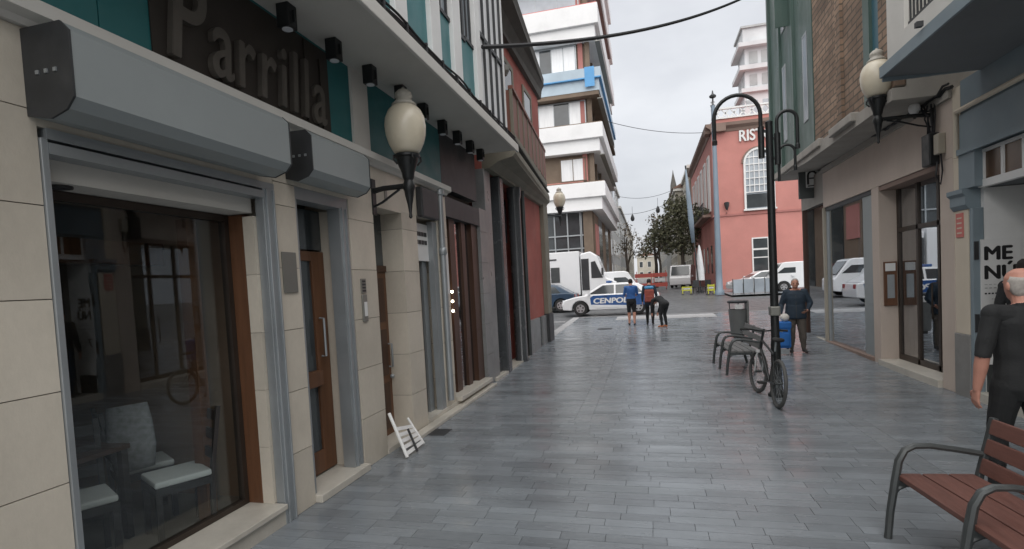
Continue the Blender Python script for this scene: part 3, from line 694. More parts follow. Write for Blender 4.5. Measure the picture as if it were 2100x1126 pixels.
chair('dark dining chair with pale seat beside the cream pier behind the shop glass', (-4.0,2.86,.11), R(62))
chair('dark dining chair with pale seat deepest inside the shop window', (-4.3,3.62,.11), R(150))
tb = thing('dining_table', 'dark small dining table between the chairs behind the shop window', 'table', (-4.35,3.1,.11))
B('table_top', 'wood_dark', tb, (-4.7,2.8,.82,-4.02,3.3,.86), bevel=.005)
for a in (-4.66,-4.06):
    for b in (2.84,3.26): B('leg', 'chair_dark', tb, (a-.025,b-.025,.11,a+.025,b+.025,.82))
g = G(); g.loft([((-4.12,3.38,1.14),.15,.035),((-4.1,3.37,1.0),.17,.06),((-4.08,3.36,.8),.18,.055),((-4.05,3.37,.62),.13,.035)], (1,.5,0), 12)
tag(g.build('hanging_jacket', 'jacket_grey', None, smooth='all'), 'crumpled grey jacket hanging over a chair inside the shop window', 'jacket')

# cable bundle along the canopy edge
g = G(); pts = []
for i in range(60):
    y = -2+i*.2; pts.append((-2.325+.008*math.sin(i*1.3),y,4.625+.012*math.sin(i*.9)))
g.tube(pts, .034, 6); g.tube([(p[0]+.03,p[1],p[2]+.012*math.sin(p[1]*3)+.035) for p in pts], .014, 5)
cb = thing('cable_bundle', 'black cable bundle running along the top edge of the canopy', 'cable', (-2.36,4,4.6)); g.build('cables', 'cable', cb, smooth=True)
for k in range(17): B('cable_clip', 'cable', cb, (-2.37,1.2+k*.5,4.57,-2.28,1.23+k*.5,4.68))

# ------------------------------------------------------------------ right: brick and green tile building
gb = thing('brick_building', 'brick and green tiled building overhanging beige shopfront on the right', 'building', (4.6,13.5,0))
YA, YB = 9.2, 17.2
B('core', 'dark_room', gb, (5.4,YA,0,14,YB,4.4), (4.62,15.3,.03,4.66,YB-.3,.05))
B('wall_band', 'beige_plaster', gb, (XR,YA,3.45,XR+.3,15.15,4.42))
B('wall_band', 'concrete', gb, (XR+.02,15.16,3.6,XR+.3,YB,4.42))
for a, b in ((9.2,9.58),(11.83,12.16)): B('pier', 'beige_plaster', gb, (XR,a,0,XR+.42,b,3.448), bevel=.008)
B('pier_trim', 'beige_strip', gb, (XR-.015,15.1,.1,XR+.2,15.2,3.447))
B('pier_trim', 'wood_dark', gb, (XR-.01,16.95,.1,XR+.12,17.05,3.598))
# shop window
B('shop_sill', 'trim_brown', gb, (XR-.03,12.165,-.02,XR+.3,15.098,.1), bevel=.006); B('window_head', 'steel_dark', gb, (XR+.03,12.165,3.36,XR+.12,15.098,3.447))
sw_ = B('shop_window', 'alu', gb, (XR+.04,12.165,.1,XR+.12,12.23,3.36), (XR+.04,15.03,.1,XR+.12,15.098,3.36), (XR+.082,12.225,3.28,XR+.119,15.035,3.355))
B('glass_pane', 'mirror_glass', sw_, (XR+.07,12.75,.1,XR+.078,15.03,3.36))
B('shutter_panel', 'shutter_box', gb, (XR+.05,12.23,.1,XR+.1,12.75,3.36))
B('glass_pane', 'mirror_glass', sw_, (XR+.05,15.2,.1,XR+.058,16.95,3.58))
B('shop_sill', 'marble', gb, (XR-.02,15.2,.0,XR+.3,17.1,.1))
B('shop_back', 'room_wall', gb, (5.3,12.1,.05,5.4,17.1,3.6)); B('shop_floor', 'room_floor', gb, (XR+.1,12.1,.03,5.3,17.1,.06)); B('shop_end', 'room_wall', gb, (XR+.12,17.1,.05,5.4,YB,3.6))
g = G()
for k in range(14): g.loft([((XR+.22+.03*math.sin(k*2),12.8+k*.055,.12),.03,.015),((XR+.22,12.8+k*.055,1.8),.03,.02),((XR+.22,12.8+k*.05,3.3),.025,.015)], (0,1,0), 6)
g.build('window_curtain', 'pale_blue', gb, smooth='all')
# recessed bronze and glass entrance
B('door_step', 'marble', gb, (XR-.06,9.6,-.01,XR+.36,11.825,.12), bevel=.008)
B('recess_jamb', 'trim_brown', gb, (XR+.43,11.7,.12,XR+.5,11.83,3.448)); B('recess_head', 'trim_brown', gb, (XR+.02,9.582,3.36,XR+.45,11.828,3.446))
ed = B('entrance_door', 'bronze', gb, *[(XR+.3,a,.12,XR+.37,a+.07,3.36) for a in (9.585,10.28,11.0,11.75)], (XR+.3,9.655,2.55,XR+.37,11.75,2.63), (XR+.3,9.655,.12,XR+.37,11.75,.22))
for a, b in ((9.655,10.28),(10.35,11.0),(11.07,11.75)):
    B('glass_pane', 'mirror_glass', ed, (XR+.33,a,.22,XR+.338,b,2.55)); B('transom_pane', 'mirror_glass', ed, (XR+.33,a,2.63,XR+.338,b,3.36))
g = G(); g.tube([(XR+.3,10.4,1.0),(XR+.24,10.4,1.0),(XR+.24,10.4,1.6),(XR+.3,10.4,1.6)], .014, 8); g.build('handle', 'bronze', ed, smooth=True)
ip = thing('door_intercom', 'wooden framed door intercom with white notice on the entrance jamb', 'intercom', (XR+.2,11.82,1.2))
B('panel', 'wood_mid', ip, (XR+.06,11.79,1.15,XR+.28,11.828,2.0), bevel=.006); B('speaker', 'alu', ip, (XR+.11,11.78,1.3,XR+.23,11.789,1.75)); B('notice', 'poster_white', ip, (XR+.08,11.781,1.82,XR+.25,11.789,1.97))
# overhanging upper storeys
UX = 3.72; ZB = 4.55; ZT = 13.5
B('upper_core', 'concrete', gb, (UX+.14,9.46,ZB+.05,14,17.75,ZT))
g = G(); g.prism([(9.44,4.42),(14.0,4.42),(17.75,4.62),(17.75,4.75),(9.44,4.6)], 'x', UX-.05, 5.0); g.build('overhang_slab', 'concrete', gb)
for a, b in ((9.46,10.02),(10.62,11.6),(11.86,13.45)): B('brick_panel', 'brick', gb, (UX,a,4.62,UX+.15,b,ZT))
B('brick_pilaster', 'brick', gb, (UX-.05,11.6,4.62,UX+.15,11.86,ZT))
B('teal_strip', 'teal_blue', gb, (UX+.04,10.02,4.9,UX+.15,10.36,ZT)); B('tile_strip', 'green_tile', gb, (UX-.01,10.36,4.62,UX+.15,10.62,ZT)); B('strip_base', 'concrete', gb, (UX-.02,10.02,4.62,UX+.15,10.36,4.9))
B('tile_strip', 'green_tile', gb, (UX-.02,13.45,4.66,UX+.15,13.8,ZT))
B('tile_wall', 'green_tile', gb, (UX+.02,13.8,4.7,UX+.15,17.75,ZT)); B('tile_end', 'green_tile', gb, (UX+.02,17.75,4.7,9,17.77,ZT))
for a, b in ((15.0,15.12),(16.35,16.48),(17.6,17.75)): B('tile_pilaster', 'green_tile', gb, (UX-.04,a,4.7,UX+.1,b,ZT))
for k in range(3):
    z_ = 5.4+k*2.9
    for a, b in ((13.92,14.3),(15.9,16.25)):
        wn_ = B('window', 'alu', gb, (UX,a,z_,UX+.03,a+.05,z_+2.0), (UX,b-.05,z_,UX+.03,b,z_+2.0), (UX,a+.05,z_+1.95,UX+.03,b-.05,z_+2.0), (UX,a+.05,z_,UX+.03,b-.05,z_+.05)); B('pane', 'pale_glass', wn_, (UX+.005,a+.05,z_+.05,UX+.018,b-.05,z_+1.95))
B('open_shutter', 'green_tile', gb, (UX-.3,15.5,8.2,UX+.02,15.53,9.6))
B('ledge_box', 'concrete', gb, (UX-.14,10.9,4.52,UX+.1,12.1,4.68), bevel=.02); B('ledge_box', 'concrete', gb, (UX-.1,12.9,4.55,UX+.1,16.6,4.72), bevel=.02)
B('lower_moulding', 'concrete', gb, (XR-.05,9.2,4.3,XR+.01,15.1,4.42))

# projecting square logo sign
ls = thing('projecting_sign', 'square dark projecting sign with white arched letter emblem over the shop window', 'sign', (4.25,16,3.85))
B('board', 'sign_panel', ls, (3.99,15.96,3.82,4.46,16.04,4.72), bevel=.01); B('emblem_field', 'poster_white', ls, (4.16,15.95,4.1,4.46,15.959,4.6))
g = G()
for k in range(9):
    a = PI*k/8; g.box(4.31-.09*math.cos(a)-.024,15.943,4.4+.09*math.sin(a)-.024,4.31-.09*math.cos(a)+.024,15.949,4.4+.09*math.sin(a)+.024) if 0 else None
pts = [(-.1,-.2),(-.1,.04)]+[(-.1*math.cos(PI*k/8),.04+.1*math.sin(PI*k/8)) for k in range(1,8)]+[(.1,.04),(.1,-.2)]
for p, q in zip(pts[:-1], pts[1:]): g.bar((4.31+p[0],15.945,4.38+p[1]),(4.31+q[0],15.945,4.38+q[1]),.006,.05,(q[1]-p[1],0,-(q[0]-p[0])) if 1 else None)
g.bar((4.24,15.945,4.34),(4.38,15.945,4.34),.006,.035); g.bar((4.2,15.945,4.14),(4.42,15.945,4.14),.006,.03)
g.build('emblem', 'print_black', ls)

# ------------------------------------------------------------------ right: cream building with blue-grey doorway
cbd = thing('cream_building', 'cream building with blue-grey doorway and balcony slab at the right edge', 'building', (4.6,6,0))
B('core', 'olive_room', cbd, (6.5,-3,0,9,YA-.01,9)); 
B('corner_column', 'cream_paint', cbd, (XR,8.84,.9,XR+.2,9.19,2.66), bevel=.008); B('column_plinth', 'grey_plinth', cbd, (XR-.02,8.8,-.01,XR+.3,9.195,.9), bevel=.01)
g = G(); g.prism([(XR+.2,2.66),(XR-.01,2.66),(XR-.05,2.72),(XR-.05,2.84),(XR-.09,2.88),(XR-.09,2.94),(XR+.2,2.94)], 'y', 8.8, 9.2); g.build('column_capital', 'blue_grey', cbd)
B('upper_pier', 'blue_grey', cbd, (XR-.03,8.62,2.94,XR+.2,9.0,3.45)); B('upper_wall_corner', 'cream_paint', cbd, (XR,9.0,2.942,XR+.2,9.195,4.4))
B('door_jamb', 'blue_grey', cbd, (XR-.01,8.72,.0,XR+.12,8.795,2.66), bevel=.006)
B('lintel', 'blue_grey', cbd, (XR-.02,-3,3.45,XR+.3,8.99,3.98)); B('lintel_step', 'blue_grey', cbd, (XR-.06,-3,3.42,XR-.022,8.99,3.5))
g = G(); g.tube([(XR-.04,-3,4.04),(XR-.04,9.02,4.04),(XR-.04,9.03,3.4)], .035, 8); g.build('moulding', 'cream_paint', cbd, smooth=True)
B('upper_wall', 'blue_grey', cbd, (XR,-3,3.982,XR+.3,8.99,4.45))
# transom light with white bars
tl = B('transom_window', 'white_paint', cbd, (XR+.06,5.6,2.92,XR+.14,8.72,3.02), (XR+.06,5.6,3.38,XR+.14,8.62,3.42), *[(XR+.065,8.6-k*.4,3.02,XR+.135,8.64-k*.4,3.38) for k in range(8)])
for k in range(7): B('pane', 'amber_pane', tl, (XR+.09,8.24-k*.4,3.02,XR+.1,8.6-k*.4,3.38))
B('recess_wall', 'white_paint', cbd, (XR+.125,8.72,.0,5.02,8.79,2.92)); B('recess_return', 'olive_room', cbd, (5.03,8.0,.0,5.1,8.79,2.92)); B('recess_back', 'olive_room', cbd, (5.6,5.5,0,5.7,8.0,2.92)); B('recess_ceiling', 'soffit_grey', cbd, (XR+.14,5.5,2.93,6.5,8.79,2.96)); B('recess_floor', 'marble', cbd, (XR,5.5,-.01,6.5,8.79,.12))
B('recess_side', 'olive_room', cbd, (XR+.3,5.4,0,6.5,5.5,3.4)); B('kick_plate', 'grey_metal', cbd, (XR+.13,8.7,.12,4.9,8.72,.5)); B('hinge', 'steel_dark', cbd, (XR+.0,8.7,.95,XR+.05,8.722,1.2)); B('hinge', 'steel_dark', cbd, (XR+.0,8.7,1.95,XR+.05,8.722,2.2))
# rest of the front beside the camera (seen mirrored in the restaurant window)
for a, b in ((4.9,5.55),(2.6,3.2),(.2,.9),(-3,-1.8)): B('pier', 'cream_paint', cbd, (XR,a,.9,XR+.3,b,3.44)); B('pier_plinth', 'grey_plinth', cbd, (XR-.02,a,0,XR+.3,b,.9))
for a, b in ((3.2,4.9),(.9,2.6),(-1.8,.2)):
    dd = B('wooden_door', 'wood_dark' if a != .9 else 'blue_grey', cbd, (XR+.22,a,.1,XR+.3,b,2.6)); B('door_glass', 'dark_glass', cbd, (XR+.24,a,2.6,XR+.28,b,3.44)); B('door_rail', 'cream_paint', dd, (XR+.2,(a+b)/2-.06,.1,XR+.22,(a+b)/2+.06,2.6))
# balcony slab, parapet and grille overhead
g = G(); g.prism([(3.2,4.5),(XR,4.43),(XR,4.66),(3.2,4.62)], 'y', -3, 8.5); g.build('balcony_slab', 'soffit_grey', cbd); B('slab_edge', 'blue_grey', cbd, (3.17,-3,4.49,3.2,8.53,4.64)); B('slab_end', 'blue_grey', cbd, (3.2,8.502,4.44,XR,8.53,4.64))
B('parapet', 'plaster_white', cbd, (3.24,-3,4.64,3.4,8.45,4.9), (3.24,7.95,4.9,3.4,8.45,8.5), (3.4,8.25,4.645,XR+.5,8.45,8.5))
gr = B('grille_frame', 'steel_dark', cbd, (3.28,-3,4.93,3.31,7.94,4.97), (3.28,-3,5.75,3.31,7.94,5.8))
for k in range(64): B('grille_bar', 'steel_dark', gr, (3.285,7.9-k*.09,4.97,3.303,7.918-k*.09,5.75))
B('upper_front', 'plaster_white', cbd, (XR-.2,-3,4.67,XR+.5,8.2,9))
g = G(); g.box(3.1,7.3,4.66,3.17,7.36,4.72); g.build('hook', 'steel_dark', cbd)
# posters and plaques
mb = thing('menu_board', 'white menu poster in bold black lettering inside the doorway', 'poster', (4.6,8.71,1.5))
B('board', 'poster_white', mb, (4.4,8.7,.85,4.86,8.718,2.22))
for s_, x, z, sz in (('ME',4.43,1.94,.26),('NÚ',4.43,1.68,.26)): text('lettering', s_, sz, basis((x,8.698,z), (1,0,0), (0,0,1)), 'print_black', mb, .0015, 1.0, 0, .011)
text('lettering', '7', .25, basis((4.46,8.698,1.1), (1,0,0), (0,0,1)), 'print_black', mb, .0015, 1, 0, .009)
for k, (a, b, z, h) in enumerate(((4.44,4.8,1.6,.006),(4.44,4.8,1.55,.01),(4.44,4.8,1.47,.02),(4.52,4.74,1.4,.008))):
    n = 7 if k in (0,1) else 9
    g = G()
    for i in range(n): g.box(a+(b-a)*i/n,8.696,z,a+(b-a)*(i+.6)/n,8.6985,z+h)
    o = stuff(g.build('small_print', 'print_grey' if k != 2 else 'print_black', mb))
pr = thing('red_notice', 'small red notice plate at the top of the cream column', 'notice', (XR,9.02,2.4))
B('plate', 'plaque_red', pr, (XR-.012,8.95,2.28,XR-.002,9.13,2.62))
for k in range(4): B('print_line', 'cream_paint', pr, (XR-.014,8.98,2.33+k*.07,XR-.0125,9.1,2.35+k*.07))
# junction boxes and hanging wires by the lamp bracket
jb = thing('junction_box', 'black junction box with loose wires hanging below the lamp bracket', 'junction box', (XR,9.75,3.4))
B('case', 'black_metal', jb, (XR-.14,9.55,3.42,XR-.002,9.8,3.9), bevel=.015); B('meter', 'beige_strip', jb, (XR-.1,9.38,3.55,XR-.002,9.52,3.85), bevel=.01)
for k in range(6):
    g = G(); a = random.uniform(-.15,.15); g.tube([(XR-.04-.02*k,9.6+.06*k,4.35),(XR-.08-.015*k,9.62+a,4.15),(XR-.05,9.6+.04*k,3.9)], .012, 5); g.build('wire', 'cable', jb, smooth=True)
g = G(); g.tube([(XR-.06,9.5,3.45),(XR-.09,9.48,3.25),(XR-.05,9.44,3.1),(XR-.03,9.42,3.3),(XR-.05,9.42,3.55)], .012, 5); g.build('wire', 'cable', jb, smooth=True)
ins = thing('wall_insulator', 'white ceramic cable insulator beside the lamp bracket', 'insulator', (XR-.2,9.85,4.3))
g = G(); g.ball((XR-.2,9.85,4.36), (.08,.08,.1), 8); g.build('cup', 'white_paint', ins, smooth='all'); g = G(); g.tube([(XR,9.85,4.3),(XR-.2,9.85,4.3),(XR-.2,9.85,4.2)], .02, 6); g.build('pin', 'black_metal', ins)
g = G(); pts = [(XR-.05,9.1+i*.15,4.42+.03*math.sin(i*2.1)) for i in range(20)]; g.tube(pts, .03, 5); g.tube([(p[0]-.04,p[1],p[2]+.05*math.sin(p[1]*5)) for p in pts], .018, 5)
tag(g.build('wall_cables', 'cable', None, smooth=True), 'tangle of dark cables under the overhang of the brick building', 'cable')

# ------------------------------------------------------------------ far left: white balconied apartment block
ab = thing('apartment_block', 'tall modern apartment block with white balcony bands across the crossing', 'building', (-8,40,.4))
FY = 35.0; AX = -3.05
B('core', 'brown_frame', ab, (-18,FY+.35,.3,AX-.3,52,27))
bands = [(6.4,8.1),(10.05,11.75),(13.75,15.1),(17.0,19.0),(20.7,22.5),(24.3,26)]
for i, (a, b) in enumerate(bands):
    mname = 'band_white'
    if i == 2:
        B('balcony_soffit', 'brown_frame', ab, (-18,FY-.6,a-.25,AX+.5,52,a)); B('balcony_band', 'pale_blue', ab, (-18,FY-.62,a+.001,AX+.55,50,a+.72)); B('balcony_parapet', 'pale_blue', ab, (-18,FY-.8,a+.722,AX+.68,50,b)); 
        B('blue_cover', 'sky_blue', ab, (AX-.3,FY-.83,a+.2,AX+.3,FY-.805,b+.05)); B('balcony_rail', 'sky_blue', ab, (-18,FY-.82,a+.71,AX+.7,50,a+.78))
    else:
        B('balcony_band', mname, ab, (-18,FY-.55,a,AX+.42,51,a+.78)); B('balcony_parapet', mname, ab, (-18,FY-.75,a+.782,AX+.66,51,b), bevel=.02)
        B('band_rail', 'brown_frame' if i != 3 else 'plaque_red', ab, (-18,FY-.7,b,AX+.6,51,b+.06))
def block_window(x0, x1, z0, z1, n, ma='pale_glass', fr='alu'):
    wn_ = B('window', fr, ab, (x0,FY-.02,z0,x0+.07,FY+.1,z1), (x1-.07,FY-.02,z0,x1,FY+.1,z1), (x0+.07,FY-.02,z1-.07,x1-.07,FY+.1,z1), (x0+.07,FY-.02,z0,x1-.07,FY+.1,z0+.07))
    w_ = (x1-x0-.14)/n
    for k in range(n):
        B('pane', ma if not (n > 3 and k == 2) else 'dark_glass', wn_, (x0+.07+k*w_+.02,FY+.02,z0+.07,x0+.07+(k+1)*w_-.02,FY+.04,z1-.07))
        if k: B('mullion', fr, wn_, (x0+.07+k*w_-.02,FY-.01,z0+.07,x0+.07+k*w_+.02,FY+.09,z1-.07))
block_window(-7.9,-3.9,15.15,16.95,5,'curtain_white'); block_window(-7.6,-3.45,11.85,13.45,4,'curtain_white'); block_window(-5.3,-3.6,8.35,9.85,2,'curtain_white','brown_frame'); block_window(-7.8,-3.6,19.1,20.6,3); block_window(-7.8,-3.6,22.6,24.2,3)
for a, b in ((8.16,10.04),(11.81,13.5),(15.1,17),(19.06,20.7)):
    B('wall_panel', 'brown_frame', ab, (-18,FY+.12,a,AX-.25,FY+.34,b)); B('corner_post', 'brown_frame', ab, (AX-.3,FY-.02,a,AX-.02,FY+.3,b)); B('corner_post', 'pink_dark', ab, (AX-.75,FY+.0,a,AX-.45,FY+.11,b))
    for k in range(4): B('side_window', 'dark_glass', ab, (AX-.299,FY+.6+k*3.5,a+.2,AX-.27,FY+3.3+k*3.5,b-.1)); B('side_frame', 'brown_frame', ab, (AX-.299,FY+3.4+k*3.5,a,AX-.15,FY+3.7+k*3.5,b))
    B('balcony_awning', 'plaque_grey', ab, (AX+.4,FY-.5,b-.25,AX+.7,FY+12,b-.2))
# glazed ground floors
B('shop_glazing', 'dark_glass', ab, (-18,FY+.2,.5,AX-.9,FY+.34,6.4)); 
for x in (-7.6,-6.7,-5.85,-5.0,-4.15,-4.1): B('glazing_bar', 'alu', ab, (x-.04,FY+.1,.5,x+.04,FY+.2,6.4))
for z in (2.9,4.05,4.9): B('glazing_rail', 'alu', ab, (-18,FY+.11,z-.04,-3.97,FY+.19,z+.04))
B('shop_pier', 'brown_frame', ab, (AX-.9,FY+.05,.4,AX-.3,FY+.34,6.4)); B('shop_band', 'pink_wall', ab, (-18,FY+.0,8.12,AX-.5,FY+.12,8.35))
for k in range(5): B('side_shopfront', 'dark_glass' if k%2 else 'brown_frame', ab, (AX-.29,FY+.4+k*3,.4,AX-.2,FY+3.2+k*3,6.3))
B('side_panel', 'pink_dark', ab, (AX-.19,FY+.5,3.6,AX-.14,FY+2.6,5.6))

# ------------------------------------------------------------------ far centre/right: pink corner building
pb = thing('pink_building', 'two-storey pink corner building with arched window and white roof balustrade', 'building', (11,50,.6))
PX, PY, PZ = 5.05, 44.0, 13.1
B('wall', 'pink_wall', pb, (PX,PY,.3,22,64,PZ))
B('lower_band', 'pink_dark', pb, (PX-.04,PY-.04,.3,22.02,64,1.0)); B('string_course', 'pink_dark', pb, (PX-.08,PY-.08,6.25,22,64,6.4))
g = G(); g.prism([(PX+1,PZ-.5),(PX-.06,PZ-.5),(PX-.12,PZ-.3),(PX-.4,PZ-.12),(PX-.45,PZ+.1),(PX+1,PZ+.1)], 'y', PY-.45, 64); g.build('cornice', 'trim_brown', pb)
g = G(); g.prism([(PY+1,PZ-.5),(PY-.06,PZ-.5),(PY-.12,PZ-.3),(PY-.4,PZ-.12),(PY-.45,PZ+.1),(PY+1,PZ+.1)], 'x', PX-.447, 22); g.build('cornice', 'trim_brown', pb)
B('attic', 'pink_wall', pb, (PX+.1,PY+.1,PZ+.1,22,63,PZ+.5))
bl = B('balustrade', 'white_paint', pb, (PX+.05,PY+.0,PZ+.5,22,PY+.2,PZ+.62), (PX+.05,PY+.0,PZ+1.2,22,PY+.2,PZ+1.32))
for k in range(16):
    x = PX+.2+k*.62; g = G(); g.bar((x,PY+.1,PZ+.62),(x+.5,PY+.1,PZ+1.2),.1,.07,(0,1,0)); g.bar((x+.5,PY+.1,PZ+.62),(x,PY+.1,PZ+1.2),.09,.07,(0,1,0)); g.build('baluster', 'white_paint', bl)
for k in range(4): g = G(); g.lathe([(.1,0),(.16,.15),(.2,.3),(.12,.42),(.16,.55),(.05,.7)], 10, (PX+.2+k*2.48,PY+.1,PZ+1.32)); g.build('urn', 'tower_white', bl, smooth=True)
def arched_window(x0, x1, z0, zs):
    w_ = x1-x0; cx = (x0+x1)/2; r = w_/2
    arc = [(cx+r*math.cos(PI*k/12), zs+r*math.sin(PI*k/12)) for k in range(13)]
    wn_ = thing('arched_window_root', '', '') if 0 else None
    g = G(); g.prism([(x0,z0),(x1,z0)]+arc, 'y', PY-.05, PY-.02); gl_ = g.build('arched_window', 'pale_glass', pb)
    g = G()
    pts = [(x0,z0)]+[(x0,zs)]+arc[::-1]+[(x1,zs),(x1,z0)]
    for p, q in zip(pts[:-1], pts[1:]):
        if (p[0]-q[0])**2+(p[1]-q[1])**2 > 1e-6: g.bar((p[0],PY-.09,p[1]),(q[0],PY-.09,q[1]),.14,.16,(0,1,0))
    g.build('frame', 'white_paint', gl_)
    for k in range(1,6):
        x = x0+w_*k/6; zt = zs+math.sqrt(max(0, r*r-(x-cx)**2)); B('muntin', 'white_paint', gl_, (x-.03,PY-.12,z0+1.25,x+.03,PY-.055,zt))
    z = z0+1.25
    while z < zs+r-.25:
        hw = r if z <= zs else math.sqrt(max(.01, r*r-(z-zs)**2)); B('muntin', 'white_paint', gl_, (cx-hw,PY-.125,z-.035,cx+hw,PY-.052,z+.035)); z += .52
    B('lower_panel', 'dark_glass', gl_, (x0+.1,PY-.08,z0+.1,x1-.1,PY-.06,z0+1.1)); B('sill', 'white_paint', gl_, (x0-.15,PY-.25,z0-.12,x1+.15,PY-.02,z0))
    g = G(); 
    for p, q in zip(arc[:-1], arc[1:]): g.bar((cx+(p[0]-cx)*1.14,PY-.04,zs+(p[1]-zs)*1.14),(cx+(q[0]-cx)*1.14,PY-.04,zs+(q[1]-zs)*1.14),.1,.12,(0,1,0))
    g.build('arch_moulding', 'trim_brown', gl_)
arched_window(7.3,9.3,6.65,10.1); arched_window(11.6,13.6,6.65,10.1); arched_window(15.8,17.8,6.65,10.1)
for x in (7.65,11.9,16.0):
    wn_ = B('window', 'white_paint', pb, (x,PY-.06,1.7,x+.1,PY+.05,4.5), (x+1.1,PY-.06,1.7,x+1.2,PY+.05,4.5), (x+.1,PY-.06,4.4,x+1.1,PY+.05,4.5), (x+.1,PY-.06,3.55,x+1.1,PY+.05,3.68), (x+.1,PY-.06,2.95,x+1.1,PY+.05,3.03)); B('pane', 'dark_glass', wn_, (x+.1,PY-.03,1.7,x+1.1,PY-.01,4.4))
text('lettering', 'RISTO', 1.15, basis((6.95,PY-.1,11.75), (1,0,0), (0,0,1)), 'white_paint', pb, .06, .78, 0, .03)
g = G(); g.lathe([(.05,0),(.16,.3),(.2,.55),(.1,.6)], 8, (5.95,PY-.25,6.7)); g.bar((5.95,PY-.2,6.5),(5.95,PY,6.5),.05,.05); g.build('wall_lantern', 'steel_dark', pb)
for k in range(6):                                   # tall windows down the side street
    y = 45.6+k*2.9
    wn_ = B('tall_window', 'white_paint', pb, (PX-.1,y,6.9,PX+.02,y+.16,11.3), (PX-.1,y+1.2,6.9,PX+.02,y+1.36,11.3), (PX-.1,y+.16,11.1,PX+.02,y+1.2,11.3), (PX-.08,y+.62,6.9,PX+.02,y+.72,11.1)); B('pane', 'dark_glass', wn_, (PX-.04,y+.16,6.9,PX-.02,y+1.2,11.1))
    B('side_window', 'dark_glass', pb, (PX-.03,y+.2,2.0,PX+.02,y+1.1,4.2))
sb = B('side_balcony', 'trim_brown', pb, (PX-.7,45.2,6.42,PX-.085,62,6.62)); B('balcony_rail', 'steel_dark', sb, (PX-.68,45.2,7.5,PX-.62,62,7.56))
for k in range(28): B('railing_bar', 'steel_dark', sb, (PX-.67,45.3+k*.6,6.62,PX-.63,45.34+k*.6,7.5))
def leaf_cloud(n, pts, size, seed, squash=.8):
    """many small leaf faces spread through several blobs: pts = (centre, radius)"""
    rr = random.Random(seed); g = G()
    for c, r in pts:
        k = int(n*r*r)
        for _ in range(k):
            d = Vector((rr.gauss(0,1), rr.gauss(0,1), rr.gauss(0,1))).normalized()*(r*rr.random()**.4); p = Vector(c)+Vector((d.x,d.y,d.z*squash))
            a = Vector((rr.gauss(0,1),rr.gauss(0,1),rr.gauss(0,1))).normalized(); b = a.cross(Vector((rr.gauss(0,1),rr.gauss(0,1),rr.gauss(0,1)))).normalized(); s_ = size*rr.uniform(.6,1.3)
            g.add([p-a*s_, p+b*s_*.5, p+a*s_, p-b*s_*.5], [(0,1,2,3)])
    return g
g = leaf_cloud(500, [((PX-.5,46.5+k*1.8,6.9+.3*(k%2)),.5) for k in range(7)], .12, 3); g.build('balcony_plants', 'leaf', pb, fix=False)['kind'] = 'stuff'

# tower behind the pink building
tw = thing('tower', 'ornate pale grey tower rising behind the pink building', 'tower', (12.3,61.5,.8))
B('shaft', 'tower_white', tw, (10.3,60,.8,14.3,64,22.3)); B('cornice', 'tower_white', tw, (9.9,59.6,20.1,14.7,64.4,20.5)); B('cornice', 'tower_white', tw, (9.75,59.45,22.3,14.85,64.55,22.75)); B('belfry', 'tower_white', tw, (10.35,60.05,22.75,14.25,63.95,24.6)); B('cornice', 'tower_white', tw, (9.7,59.4,24.6,14.9,64.6,25.0)); B('cap', 'tower_white', tw, (10.2,59.9,25.0,14.4,64.1,26.5)); B('cap_cornice', 'grey_facade', tw, (10.0,59.7,26.5,14.6,64.3,26.7))
for x in (10.75,11.9,13.05):
    B('louvre', 'grey_facade', tw, (x,60.0,23.0,x+.8,60.04,24.2)); B('window', 'grey_facade', tw, (x,59.96,20.8,x+.7,59.99,21.9)); B('window', 'pale_glass', tw, (x,59.96,16.6,x+.7,59.99,19.3))
for x in (10.35,14.05): B('corner_pilaster', 'tower_white', tw, (x-.15,59.9,14,x+.3,60.0,20.1))
for y in (60.6,62.2): B('side_window', 'grey_facade', tw, (10.26,y,20.8,10.3,y+.8,21.9)); B('side_window', 'pale_glass', tw, (10.26,y,16.6,10.3,y+.8,19.3))

# distant houses down the street
def far_house(label, x0, x1, y0, y1, h, ma, roof=None, rows=3, cols=4, face=1, win='dark_glass'):
    t = thing('distant_house', label, 'house', ((x0+x1)/2,(y0+y1)/2,gz(y0)), 'houses down the far street')
    z0 = gz(y0)-.1; B('wall', ma, t, (x0,y0,z0,x1,y1,h)); B('cornice', 'plaster_white', t, (x0-.25,y0-.25,h-.35,x1+.25,y1+.25,h))
    if roof:
        g = G(); xm = (x0+x1)/2; g.prism([(x0-.4,h),(x1+.4,h),(xm,h+roof)], 'y', y0-.3, y1+.3); g.build('roof', 'roof_tile', t)
    xf = x1 if face > 0 else x0
    for r_ in range(rows):
        zz = z0+1.2+r_*(h-z0-1.5)/rows
        for c_ in range(cols):
            yy = y0+.8+c_*(y1-y0-1)/cols; wn_ = B('window', 'plaster_white', t, (xf-.06,yy-.12,zz-.12,xf+.06,yy+1.22,zz+1.9)); B('pane', win, wn_, (xf-.08,yy,zz,xf+.08,yy+1.1,zz+1.78))
        for c_ in range(2):
            xx = x0+.8+c_*(x1-x0-1.2)/2; wn_ = B('window', 'plaster_white', t, (xx-.12,y0-.05,zz-.12,xx+1.12,y0+.05,zz+1.9)); B('pane', win, wn_, (xx,y0-.07,zz,xx+1.0,y0+.07,zz+1.78))
    return t
t = far_house('narrow pale grey house with glazed bay just past the apartment block', -9,-4.1,55,66,13.6,'grey_facade', None, 4, 4)
bb = B('bay', 'tower_white', t, (-4.1,56.5,8.6,-3.3,61,13.9)); B('bay_window', 'pale_glass', bb, (-3.9,56.44,10,-3.45,56.5,13)); B('bay_window', 'pale_glass', bb, (-3.3,57,10,-3.26,60.4,13)); B('bay_base', 'grey_facade', bb, (-4.09,56.3,8.2,-3.2,61.2,8.59))
